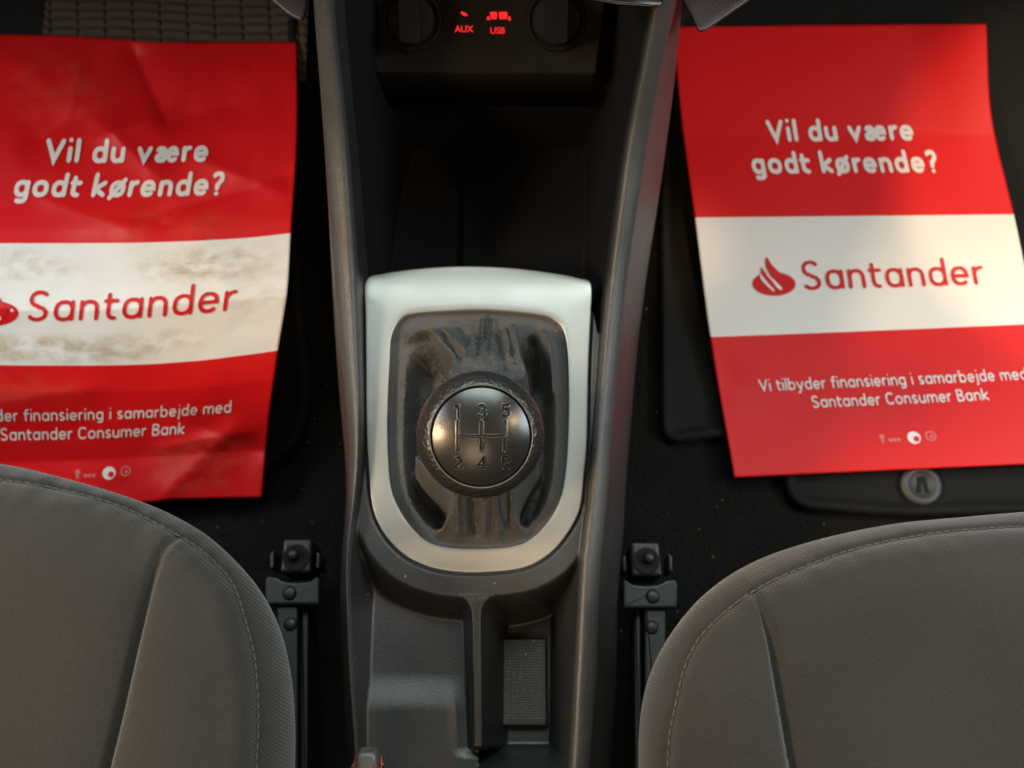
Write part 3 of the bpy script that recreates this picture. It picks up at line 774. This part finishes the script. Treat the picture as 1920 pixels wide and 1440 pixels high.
# ------------------------------------------------------------------ printed paper sheets
def lerp_poly(poly, u):
    P = np.array(poly, float); t = P[:, 0]
    return np.interp(u, t, P[:, 1]), np.interp(u, t, P[:, 2])
class Sheet:
    """printed sheet; rows = [(v, [(u, px, py), ...], z)]"""
    def __init__(s, rows, zfun, wrinkle): s.rows = rows; s.zf = zfun; s.wr = wrinkle
    def pixel(s, u, v):
        u = np.asarray(u, float); v = np.asarray(v, float); xs = []; ys = []
        for vv, poly in s.rows:
            Q = catmull(poly, 8); x = np.interp(u, Q[:, 0], Q[:, 1]); y = np.interp(u, Q[:, 0], Q[:, 2]); xs.append(x); ys.append(y)
        vs = np.array([r[0] for r in s.rows]); X = np.zeros_like(u + v); Y = np.zeros_like(u + v)
        xs = np.array([x + 0 * v for x in xs]); ys = np.array([y + 0 * v for y in ys]); v = v + 0 * u
        n = len(vs)
        # Hermite (Catmull) interpolation between the rows
        d = lambda A: np.array([(A[min(i + 1, n - 1)] - A[max(i - 1, 0)]) / (vs[min(i + 1, n - 1)] - vs[max(i - 1, 0)]) for i in range(n)])
        dx, dy = d(xs), d(ys)
        for i in range(n - 1):
            h = vs[i + 1] - vs[i]; t = (v - vs[i]) / h; mk = (v >= vs[i]) & ((v <= vs[i + 1]) if i == n - 2 else (v < vs[i + 1]))
            h00 = 2 * t ** 3 - 3 * t ** 2 + 1; h10 = t ** 3 - 2 * t ** 2 + t; h01 = -2 * t ** 3 + 3 * t ** 2; h11 = t ** 3 - t ** 2
            X = np.where(mk, h00 * xs[i] + h10 * h * dx[i] + h01 * xs[i + 1] + h11 * h * dx[i + 1], X)
            Y = np.where(mk, h00 * ys[i] + h10 * h * dy[i] + h01 * ys[i + 1] + h11 * h * dy[i + 1], Y)
        return X, Y
    def point(s, u, v, lift=0.0):
        u = np.asarray(u, float); v = np.asarray(v, float)
        x, y = s.pixel(u, v); P = U(x, y, s.zf(u, v) + s.wr(u, v))
        P[..., 2] += lift
        return P
def make_sheet(sheet, name, label, group, white, vb, red=None):
    us = np.linspace(0, 1, 150)
    vs = np.r_[np.linspace(0, vb[0], 90), np.linspace(vb[0], vb[1], 56)[1:], np.linspace(vb[1], 1, 66)[1:]]
    Ug, Vg = np.meshgrid(us, vs)
    P = sheet.point(Ug, Vg)
    t = thing(name, label, 'paper mat', tuple(P.reshape(-1, 3).mean(0) * [1, 1, 0] + [0, 0, float(P[..., 2].min())]), group)
    fm = []
    for i in range(len(vs) - 1):
        vm = (vs[i] + vs[i + 1]) / 2; fm += [1 if vb[0] < vm < vb[1] else 0] * (len(us) - 1)
    F = grid_faces(len(vs), len(us), flip=True)
    o = mesh('sheet', P, F, [red or M['red'], white], t, True, fm, np.stack([Ug, Vg], -1).reshape(-1, 2))
    so = o.modifiers.new('thickness', 'SOLIDIFY'); so.thickness = .00025; so.offset = -1
    return t
def write(sheet, t, txt, u0, v0, size, name, mat, offset=0., align='CENTER', spacing=1., shear=0., asp=.7071, word=1.0, xs=1.09):
    # size in sheet widths; v grows downwards; asp = sheet width / height
    def mp(x, y): return sheet.point(u0 + x * xs, v0 - y * asp, .00035)
    return text_polys(txt, size, mp, name, mat, t, offset, align, shear, spacing, cut=size * .22, word=word)
def flat(sheet, t, polys, name, mat, lift=.0003):
    mb = MB()
    for pts in polys:
        bm = bmesh.new(); vs = [bm.verts.new((x, y, 0)) for x, y in pts]; bm.faces.new(vs)
        bmesh.ops.triangulate(bm, faces=bm.faces[:])
        for _ in range(2): bmesh.ops.subdivide_edges(bm, edges=[e for e in bm.edges if e.calc_length() > .02], cuts=1); bmesh.ops.triangulate(bm, faces=bm.faces[:])
        bmesh.ops.recalc_face_normals(bm, faces=bm.faces[:]); bm.verts.index_update()
        mb.add([sheet.point(v.co.x, v.co.y, lift) for v in bm.verts], [tuple(v.index for v in f.verts) for f in bm.faces]); bm.free()
    return mb.build(name, mat, t, False)
def disc(cu, cv, r, n=20, asp=.7071): return [(cu + r * math.cos(2 * math.pi * k / n), cv + r * asp * math.sin(2 * math.pi * k / n)) for k in range(n)]
def sarc(cx, cy, rx, ry, a0, a1, n=18, p=2.35):
    out = []
    for a in np.linspace(R(a0), R(a1), n):
        c_, s_ = math.cos(a), math.sin(a); out.append((cx + rx * math.copysign(abs(c_) ** (2 / p), c_), cy + ry * math.copysign(abs(s_) ** (2 / p), s_)))
    return out
def letter(ch, h):
    """centre lines of a rounded sans letter; x-height 1, capitals 1.43; h = half stroke. -> (width, strokes)"""
    t, b_, c = 1 - h, h, 1.43 - h
    bowl = lambda w: sarc(w / 2, .5, w / 2 - h, .5 - h, 0, 360, 34)
    if ch == ' ': return .38, []
    if ch == 'o': return .98, [bowl(.98)]
    if ch == 'ø': return .98, [bowl(.98), [(.10, -.04), (.88, 1.04)]]
    if ch == 'a': return .93, [bowl(.93), [(.93 - h, t), (.93 - h, b_)]]
    if ch == 'd': return .93, [bowl(.93), [(.93 - h, c + .05), (.93 - h, b_)]]
    if ch == 'b': return .93, [bowl(.93), [(h, c + .05), (h, b_)]]
    if ch == 'g': return .93, [bowl(.93), [(.93 - h, t), (.93 - h, 0)] + sarc(.47, -.02, .46 - h, .36 - h, 0, -125, 12)]
    if ch == 'e': return .92, [[(h, .50), (.92 - h, .50)] + sarc(.46, .5, .46 - h, .5 - h, 8, 312, 30)]
    if ch == 'æ': return 1.52, [sarc(.40, .62, .38 - h, .38 - h, 150, 0, 12) + [(.78 - h, .3)], sarc(.40, .30, .40 - h, .30 - h, 60, 330, 22), [(.36, .58), (.78, .54), (1.52 - h, .54)] + sarc(1.12, .5, .40 - h, .5 - h, 8, 312, 26)]
    if ch == 'n': return .88, [[(h, t), (h, b_)], [(h, .55)] + sarc(.44, .52, .44 - h, .48 - h, 178, 0, 16) + [(.88 - h, b_)]]
    if ch == 'm': return 1.42, [[(h, t), (h, b_)], [(h, .55)] + sarc(.385, .52, .385 - h + .02, .48 - h, 178, 0, 14) + [(.71, b_)], [(.71, .55)] + sarc(1.04, .52, .38 - h + .02, .48 - h, 178, 0, 14) + [(1.42 - h, b_)]]
    if ch == 'u': return .88, [[(.88 - h, t), (.88 - h, b_)], [(h, t)] + sarc(.44, .48, .44 - h, .48 - h, 180, 360, 16) + [(.88 - h, .5)]]
    if ch == 'r': return .56, [[(h, t), (h, b_)], [(h, .5)] + sarc(.52, .50, .52 - h, .5 - h, 178, 92, 9)]
    if ch == 't': return .60, [[(.20, 1.30 - h), (.20, .42)] + sarc(.52, .36, .32, .36 - h, 180, 268, 9), [(h * .5, t - .01), (.58, t - .01)]]
    if ch == 'f': return .60, [sarc(.56, 1.08, .34, .35 - h, 92, 180, 9) + [(.22, b_)], [(h * .5, t - .01), (.56, t - .01)]]
    if ch == 'i': return 2 * h, [[(h, t), (h, b_)], [(h, 1.34), (h, 1.35)]]
    if ch == 'j': return .30, [[(.30 - h, t), (.30 - h, -.10)] + sarc(.02, -.10, .28 - h, .28 - h, 0, -85, 8), [(.30 - h, 1.34), (.30 - h, 1.35)]]
    if ch == 'l': return 2 * h, [[(h, c + .05), (h, b_)]]
    if ch == 'k': return .86, [[(h, c + .05), (h, b_)], [(.80 - h * .5, t), (.20, .50), (.86 - h, b_)]]
    if ch == 's': return .72, [sarc(.36, .735, .34 - h, .265 - h * .5, 40, 262, 15, 2.1) + sarc(.36, .27, .36 - h, .27 - h, 84, -145, 15, 2.1)]
    if ch == 'S': return .98, [sarc(.50, 1.06, .46 - h, .37 - h * .6, 38, 258, 18, 2.1) + sarc(.47, .38, .47 - h, .38 - h, 82, -148, 18, 2.1)]
    if ch == 'C': return 1.08, [sarc(.60, .715, .60 - h, .715 - h, 48, 312, 28)]
    if ch == 'B': return .98, [[(h, b_), (h, c), (.5, c)] + sarc(.50, 1.08, .40 - h, .35 - h, 88, -88, 10) + [(h, .74), (.52, .74)] + sarc(.54, .38, .44 - h, .38 - h, 88, -88, 10) + [(h, b_)]]
    if ch == 'V': return 1.16, [[(h * .8, c), (.58, h * 1.2), (1.16 - h * .8, c)]]
    if ch == 'v': return .92, [[(h * .8, t), (.46, h * 1.2), (.92 - h * .8, t)]]
    if ch == 'y': return .92, [[(h * .8, t), (.46, .06)], [(.92 - h * .8, t), (.44, -.12), (.34, -.30), (.12, -.34)]]
    if ch == '?': return .78, [sarc(.36, 1.04, .40 - h, .39 - h, 150, -50, 16) + [(.36, .62), (.35, .42)], [(.35, .10), (.35, .11)]]
    return .5, []
def ribbon(P, h):
    """flat stroke with round ends -> vertices, faces"""
    P = np.array(P, float); seg = [P[0]]
    for a_, b2 in zip(P[:-1], P[1:]):
        L = np.linalg.norm(b2 - a_)
        if L < 1e-9: continue
        k = max(1, int(L / .12))
        seg += [a_ + (b2 - a_) * (i + 1) / k for i in range(k)]
    P = np.array(seg); T = np.diff(P, axis=0); T /= np.linalg.norm(T, axis=1)[:, None]
    N = np.stack([-T[:, 1], T[:, 0]], -1); V = []; F = []
    for i in range(len(P)):
        if i == 0: nn = N[0]
        elif i == len(P) - 1: nn = N[-1]
        else:
            nn = N[i - 1] + N[i]; nn = nn / max(nn @ nn, .5) * 2
        V += [P[i] + nn * h, P[i] - nn * h]
    for i in range(len(P) - 1): F.append((2 * i, 2 * i + 1, 2 * i + 3, 2 * i + 2))
    for end, n0, t0 in ((0, N[0], -T[0]), (len(P) - 1, N[-1], T[-1])):
        o = len(V); m = 7; V += [P[end] + h * .9 * (n0 * math.cos(q) + t0 * math.sin(q)) for q in np.linspace(0, math.pi, m)]
        F.append(tuple(range(o, o + m)))
    return V, F
def letters(sheet, t, txt, uc, vbase, width, xh, h, name, mat, gap=.20, align='CENTER', asp=.7071):
    items = []; x = 0
    for ch in txt:
        w_, st_l = letter(ch, h); items.append((x, st_l)); x += w_ + gap
    x -= gap; k = width / x; x0 = uc - (width / 2 if align == 'CENTER' else 0)
    mb = MB(); n = 0
    for xo, st_l in items:
        for P in st_l:
            V, F = ribbon(P, h); n += 1
            mb.add([sheet.point(x0 + (xo + p[0]) * k, vbase - p[1] * xh * asp, .00070 + .00003 * (n % 5)) for p in V], F)
    o = mb.build(name, mat, t, False)
    bm = bmesh.new(); bm.from_mesh(o.data)
    for f in bm.faces:
        if f.normal.z < 0: f.normal_flip()
    bm.to_mesh(o.data); bm.free()
    return o
def print_all(sheet, t, dx=0.):
    ink = M['white_ink']
    letters(sheet, t, 'Vil du være', .506, .2640, .468, .0500, .140, 'headline', ink, .20)
    letters(sheet, t, 'godt kørende?', .501, .3355, .594, .0500, .140, 'headline', ink, .20)
    letters(sheet, t, 'Santander', .306, .5955, .560, .0640, .090, 'wordmark', M['red_ink'], .24, 'LEFT')
    letters(sheet, t, 'Vi tilbyder finansiering i samarbejde med', .522 + dx, .8145, .803, .0262, .095, 'footer_text', ink, .22)
    letters(sheet, t, 'Santander Consumer Bank', .530 + dx, .8560, .526, .0262, .095, 'footer_text', ink, .22)
    # flame emblem: an ellipse with three flame tongues
    cu, cv = .217, .573
    def S(pts): return [(cu + x / 609, cv + y / 835) for x, y in catmull(pts, 5, True)]
    el = [(cu + 40 * math.cos(2 * math.pi * k / 48) / 609, cv + (5 + 22 * math.sin(2 * math.pi * k / 48)) / 835) for k in range(48)]
    flat(sheet, t, [el], 'emblem', M['red_ink'], .0006)
    flat(sheet, t, [S([(-25, -16), (-18, -6), (-8, 6), (-2, 16), (-4, 19), (-13, 10), (-23, -3)]), S([(-11, -19), (-5, -8), (6, 4), (13, 13), (11, 17), (4, 12), (-4, 3), (-12, -8)])], 'emblem_cut', M['white'], .0008)
    flat(sheet, t, [S([(-7, -44), (0, -30), (11, -17), (19, -6), (23, 5), (18, 11), (8, 3), (-3, -9), (-9, -21), (-10, -33)]),
                    S([(-19, -26), (-14, -14), (-5, -2), (1, 8), (1, 16), (-5, 12), (-14, 0), (-21, -12)])], 'emblem', M['red_ink'], .0010)
    # small round logos at the foot
    flat(sheet, t, [disc(.545, .931, .0195)], 'footer_logo', ink)
    flat(sheet, t, [disc(.551, .934, .009)], 'footer_logo_cut', M['red'], .0005)
    d1 = disc(.595, .929, .0160); d2 = disc(.595, .929, .0115)
    flat(sheet, t, [[d1[i], d1[(i + 1) % 20], d2[(i + 1) % 20], d2[i]] for i in range(20)] + [disc(.597, .930, .005)], 'footer_logo', M['faint_ink'])
    flat(sheet, t, [disc(.452, .926, .008), [(.448, .931), (.455, .931), (.455, .940), (.448, .940)]] + [disc(.475 + .012 * k, .934, .0055) for k in range(3)], 'footer_logo', M['faint_ink'])
M['faint_ink'] = paper('ink_pink', (.62, .16, .15))
GP = 'printed red and white paper sheets on the floor'
# clean sheet on the right
def zr_fun(u, v): return np.interp(v, [0, .25, .57, .8, 1], [.040, .026, .0135, .0095, .0085]) + .006 * sstep(.75, 1.0, u) * sstep(.45, .0, v)
def wr_right(u, v):
    return .0012 * np.sin(u * 4 + 1) * np.sin(v * 5) + .0012 * vnoise(u * 3 + 3, v * 4) - .0014 * np.exp(-((u - .04) ** 2 + (v - .80) ** 2) / .003)
rowsR = [(0., [(0, 1262, 50), (.5, 1556, 47), (1, 1849, 45)]),
         (.21, [(0, 1278, 225), (.5, 1566, 221), (1, 1859, 218)]),
         (.43, [(0, 1303, 408), (.5, 1603, 405), (1, 1901, 402)]),
         (.69, [(0, 1332, 632), (.5, 1640, 620), (1, 1946, 607)]),
         (1., [(0, 1377, 895), (.5, 1698, 880), (1, 2020, 866)])]
shR = Sheet(rowsR, zr_fun, wr_right)
tR = make_sheet(shR, 'paper_mat', 'clean flat red and white printed sheet lying right of the console', GP, M['white'], (.43, .69))
print_all(shR, tR)
# crumpled sheet on the left
def zl_fun(u, v): return np.interp(v, [0, .2, .4, .57, .75, .9, 1], [.082, .092, .097, .096, .062, .026, .014]) + 0.0 * u
def crease(u, v, u0, v0, u1, v1, amp, wid, ext=.08):
    e = np.array([u1 - u0, (v1 - v0) * 1.414]); L = np.linalg.norm(e); e /= L
    x, y = u - u0, (v - v0) * 1.414; s = x * e[0] + y * e[1]; d = -x * e[1] + y * e[0]
    wn = sstep(-ext, ext * .3, s) * sstep(L + ext, L - ext * .3, s)
    return amp * np.exp(-(np.sqrt(d * d + (.16 * wid) ** 2) - .16 * wid) / wid) * wn
def wr_left(u, v):
    z = .0035 * vnoise(u * 3.1 + 1, v * 4.1) + .0022 * vnoise(u * 6.7 + 5, v * 8.3) + .0010 * np.abs(vnoise(u * 11 + 2, v * 15)) 
    z = z + crease(u, v, .52, .03, .60, .16, -.0060, .05) + crease(u, v, .60, .16, .45, .20, .0040, .03) + crease(u, v, .40, .17, .58, .28, .0030, .04)
    z = z + crease(u, v, .24, .22, .36, .16, -.0040, .05) + crease(u, v, .64, .17, .82, .14, -.0040, .06) + crease(u, v, .70, .25, .95, .33, .0030, .05)
    z = z + crease(u, v, .62, .37, .98, .30, -.0030, .05) + crease(u, v, .30, .34, .55, .40, .0022, .04) + crease(u, v, .72, .88, .92, .86, .0030, .04)
    z = z + crease(u, v, .72, .99, .88, .86, .0045, .06) + crease(u, v, .80, .84, .98, .90, -.004, .05) + crease(u, v, .15, .78, .5, .74, .002, .05) + crease(u, v, .35, .08, .30, .30, .0025, .04)
    return z
rowsL = [(0., [(0, -76, 62), (.36, 150, 68), (.56, 280, 78), (.75, 400, 79), (1, 556, 78)]),
         (.22, [(0, -95, 262), (.5, 240, 268), (1, 556, 262)]),
         (.43, [(0, -128, 456), (.42, 150, 456), (.64, 300, 454), (.86, 450, 447), (1, 545, 437)]),
         (.565, [(0, -160, 575), (.5, 188, 575), (1, 538, 548)]),
         (.69, [(0, -168, 684), (.53, 200, 685), (.75, 350, 678), (.9, 450, 667), (1, 521, 657)]),
         (.85, [(0, -152, 824), (.5, 178, 818), (1, 502, 800)]),
         (1., [(0, -140, 962), (.5, 175, 950), (.72, 305, 938), (.85, 395, 934), (1, 490, 932)])]
shL = Sheet(rowsL, zl_fun, wr_left)
tL = make_sheet(shL, 'paper_mat', 'crumpled red and white printed sheet with muddy shoe marks left of the console', GP, M['white_dirty'], (.43, .69), M['red_dirty'])
print_all(shL, tL, -.034)

# ------------------------------------------------------------------ seats
def make_seat(label, sil_px, seam_px, crease_px, far, group, flipx):
    zs, zt_ = .205, .246
    sil = catmull(sil_px, 8)
    S_ = UP(sil, zs)[:, :2]; 
    seam = UP(catmull(seam_px, 8), .236); cre = UP(catmull(crease_px, 8), .243)
    F_ = np.array(far, float)
    outline = np.vstack([S_, F_])
    vis = resample(S_, 520); rest = resample(np.vstack([S_[-1:], F_, S_[:1]]), 120)[1:-1]
    P = np.vstack([vis, rest]); n = len(P); c = np.array([F_[:, 0].mean() * .5 + S_[:, 0].mean() * .5, F_[:, 1].mean() * .35 + S_[:, 1].mean() * .65])
    t = thing('car_seat', label, 'car seat', (float(c[0]), float(c[1]), .02), group)
    # side wall
    rings = []
    for h, b in ((0.03, -.060), (.08, -.042), (.13, -.027), (.165, -.015), (.185, -.007), (.196, -.003), (zs, 0)):
        d = c - P; d /= np.linalg.norm(d, axis=1)[:, None]; Q = P - d * b; rings.append(np.column_stack([Q, np.full(n, h)]))
    s = np.r_[np.linspace(0, .22, 90)[1:] ** 1.0, np.linspace(.22, .985, 70)[1:]]
    s = np.r_[.22 * (np.linspace(0, 1, 90)[1:]) ** 1.5, np.linspace(.22, .985, 190)[1:]]
    XY = P[None] + (c - P)[None] * s[:, None, None]
    X, Y = XY[..., 0], XY[..., 1]
    d = dist_poly(X, Y, P, True)
    Rr = .050
    z = zs + (zt_ - zs) * np.sqrt(np.clip(1 - (1 - np.clip(d / Rr, 0, 1)) ** 2, 0, 1)) ** 1.0
    z += .004 * sstep(0, .2, d)
    ds = dist_poly(X, Y, seam); z -= .0016 * np.exp(-(ds / .0016) ** 2); z += .0012 * np.exp(-((ds - .006) / .005) ** 2) + .0022 * vnoise(X * 150, Y * 150) * np.exp(-ds / .009)
    dc = dist_poly(X, Y, cre)
    # which side of the crease
    e = cre[-1, :2] - cre[0, :2]; sidev = (X - cre[0, 0]) * e[1] - (Y - cre[0, 1]) * e[0]
    inner = sidev * flipx > 0
    fade = sstep(0, .03, np.hypot(X - cre[0, 0], Y - cre[0, 1]))
    z -= fade * np.where(inner, .0075 * np.exp(-dc / .013), .0075 * np.exp(-(dc / .0035))) + .002 * np.exp(-(dc / .0018) ** 2)
    z -= np.where(inner, .004 * sstep(0, .05, dc) * fade, 0) * 0
    z += .0012 * vnoise(X * 22, Y * 22) + .0005 * vnoise(X * 60, Y * 60)
    top = np.stack([X, Y, z], -1)
    A = 0.5 * np.sum(P[:, 0] * np.roll(P[:, 1], -1) - np.roll(P[:, 0], -1) * P[:, 1])
    V = np.vstack([np.array(rings).reshape(-1, 3), top.reshape(-1, 3)]); nr = len(rings) + len(s)
    F = grid_faces(nr, n, True, flip=A < 0); last = (nr - 1) * n
    F.append(tuple(last + k for k in (range(n) if A > 0 else reversed(range(n)))))
    # the band outside the seam is the side fabric
    body = mesh('cushion', V, F, M['fabric'], t)
    # seam: fine twisted stitches lying in the groove
    T = top.reshape(-1, 3)
    L = np.linalg.norm(np.diff(seam, axis=0), axis=1).sum(); q = resample(seam, int(L / .0012))
    pts = []
    for p in q:
        j = np.argmin((T[:, 0] - p[0]) ** 2 + (T[:, 1] - p[1]) ** 2); pts.append(T[j, 2])
    zz = np.convolve(np.pad(pts, 4, mode='edge'), np.ones(9) / 9, 'valid')
    q[:, 2] = zz + .0006
    mb = MB()
    for i in range(0, len(q) - 3, 3):
        mb.tube(np.array([q[i], (q[i + 1] + q[i + 2]) / 2 + [0, 0, .0004], q[i + 3] - (q[i + 3] - q[i + 2]) * .5]), [.00035, .00055, .00035], 6)
    mb.build('seam_stitching', M['seam'], body)
    return t
GS = 'front seats either side of the console'
silL = [(-400, 860), (-200, 860), (0, 873), (100, 893), (200, 920), (300, 955), (380, 998), (440, 1050), (490, 1110), (525, 1180), (545, 1260), (553, 1350), (553, 1440), (548, 1600), (540, 1800)]
seamL = [(-400, 880), (-200, 880), (0, 893), (100, 908), (200, 935), (270, 968), (310, 990), (350, 1014), (400, 1060), (430, 1105), (455, 1180), (470, 1250), (476, 1350), (473, 1440), (468, 1600), (460, 1780)]
creL = [(305, 995), (285, 1035), (266, 1110), (254, 1180), (240, 1250), (220, 1340), (196, 1440), (170, 1560), (140, 1700)]
xl = U(540, 1800, .205); xl0 = U(-400, 860, .205)
make_seat('taupe grey fabric seat cushion overlapping the crumpled muddy sheet', silL, seamL, creL, [(xl[0] - .02, xl[1] - .05), (-.45, xl[1] - .05), (-.47, .05)], GS, 1)
silR = [(2320, 960), (2120, 955), (1920, 963), (1800, 972), (1650, 988), (1500, 1022), (1400, 1060), (1320, 1115), (1260, 1185), (1220, 1260), (1201, 1340), (1197, 1440), (1200, 1600), (1206, 1800)]
seamR = [(2320, 978), (2120, 973), (1920, 980), (1800, 988), (1700, 1003), (1600, 1027), (1500, 1065), (1430, 1098), (1370, 1140), (1320, 1192), (1290, 1250), (1272, 1320), (1261, 1380), (1258, 1440), (1256, 1600), (1256, 1780)]
creR = [(1428, 1100), (1440, 1150), (1455, 1220), (1466, 1300), (1480, 1390), (1489, 1440), (1510, 1560), (1530, 1700)]
xr_ = U(1206, 1800, .205)
make_seat('taupe grey fabric seat cushion behind the mat with the round clip', silR, seamR, creR, [(xr_[0] + .02, xr_[1] - .05), (.45, xr_[1] - .05), (.47, .03)], GS, -1)

# ------------------------------------------------------------------ seat rails
def make_rail(label, ox, oy, mir, group):
    z = .055
    f = lambda pts: [(ox + mir * x, oy + y) for x, y in pts]
    base = U(ox, oy, 0); t = thing('seat_rail', label, 'seat rail', (float(base[0]), float(base[1]), 0.0), group)
    def pr(name, pts, z, dz, r=4, bev=.0012, mat=None, par=None):
        mb = MB(); mb.prism(UP(rounded(f(pts), r), z), dz, bev); return mb.build(name, mat or M['steel'], par or t, False)
    b = pr('end_bracket', [(-27, -32), (27, -32), (34, 32), (-24, 32)], z, .03, 7, .002)
    c = U(*f([(3, 4)])[0], z)
    mb = MB(); mb.lathe([(.0074, .0002), (.0074, .0007), (.0062, .0006), (.0056, .0001)], c, None, 32, False, True); mb.build('bolt_hole', M['hole'], b)
    mb = MB(); mb.lathe([(.0030, 0), (.0030, .0035), (.0022, .0046), (.0001, .0048)], c + np.array([mir * .0012, .0014, .0002]), None, 24, False, False); mb.build('bolt', M['steel'], b)
    pr('side_tab', [(-43, -4), (-35, -8), (-33, 24), (-41, 24)], z - .004, .02, 3)
    pr('side_tab', [(44, -10), (52, -6), (53, 24), (45, 24)], z - .004, .02, 3)
    plate_px = [(-41, 40), (-34, 39), (-24, 47), (0, 50), (25, 48), (40, 40), (58, 38), (62, 46), (61, 92), (-40, 92)]
    p = pr('cross_plate', plate_px, z + .004, .006, 4, .0014)
    for (rx, ry, rr, zz) in ((15, 70, .0038, z + .004), (13, 128, .0036, z)):
        c = U(*f([(rx, ry)])[0], zz); mb = MB(); mb.lathe([(rr, -.0005), (rr, .0008), (rr * .8, .0016), (rr * .3, .0020), (.0001, .0020)], c, None, 24, False, False); mb.build('rivet', M['steel'], p)
    pr('rail', [(0, 92), (42, 92), (42, 520), (0, 520)], z, .02, 2)
    pr('rail_flange', [(-20, 94), (-6, 94), (-4, 520), (-18, 520)], z - .006, .03, 2)
    return t
GR = 'seat rails beside the console'
make_rail('grey painted seat rail end beside the right seat, rivet clearly visible', 1209, 1048, 1, GR)
make_rail('dark seat rail end beside the left seat, half lost in shadow', 558, 1042, -1, GR)

# ------------------------------------------------------------------ handbrake tip
zb = .185
c = U(689, 1466, zb)
hb = thing('handbrake_lever', 'grey handbrake button with chrome collar at the foot of the picture', 'handbrake', (float(c[0]), float(c[1]) - .02, zb - .03))
ax = Vector((0, .94, .30)).normalized(); xx = Vector((1, 0, 0)); yy = ax.cross(xx).normalized(); Mh = Matrix((xx, yy, ax)).transposed()
M['reflection'] = plastic('orange_reflection', (.55, .10, .04), .35, 0)  # orange colour stands in for red reflected in the chrome edges
sq = np.array(rounded([(-.0047, -.0050), (.0047, -.0050), (.0047, .0050), (-.0047, .0050)], .003, 6))
V = []; zs_ = [(-.04, 1), (.006, 1), (.0095, .97), (.0118, .88), (.0130, .72), (.0134, .45), (.0128, .38), (.0128, .05)]
for z, k in zs_:
    for x, y in sq: V.append(tuple(c + np.array(Mh @ Vector((x * k, y * k, z)))))
n = len(sq); F = grid_faces(len(zs_), n, True) + [tuple((len(zs_) - 1) * n + k for k in range(n))]
mesh('release_button', V, F, M['grey_cap'], hb)
mb = MB(); mb.lathe([(.0070, -.06), (.0071, -.010), (.0071, .004), (.0068, .0066), (.0062, .0070), (.0058, .0060), (.0056, .001)], c, Mh, 48, True, False); col_ = mb.build('chrome_collar', M['chrome'], hb)
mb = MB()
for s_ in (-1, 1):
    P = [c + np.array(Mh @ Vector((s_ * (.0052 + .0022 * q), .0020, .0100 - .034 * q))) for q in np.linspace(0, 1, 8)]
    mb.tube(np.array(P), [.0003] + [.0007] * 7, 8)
mb.build('reflection_strip', M['reflection'], col_)  # strips along the collar's sides, painted as its reflections
mb = MB(); mb.lathe([(.0095, -.16), (.0105, -.10), (.0100, -.030), (.0086, -.012)], c, Mh, 32, True, True); mb.build('grip', M['console'], hb)
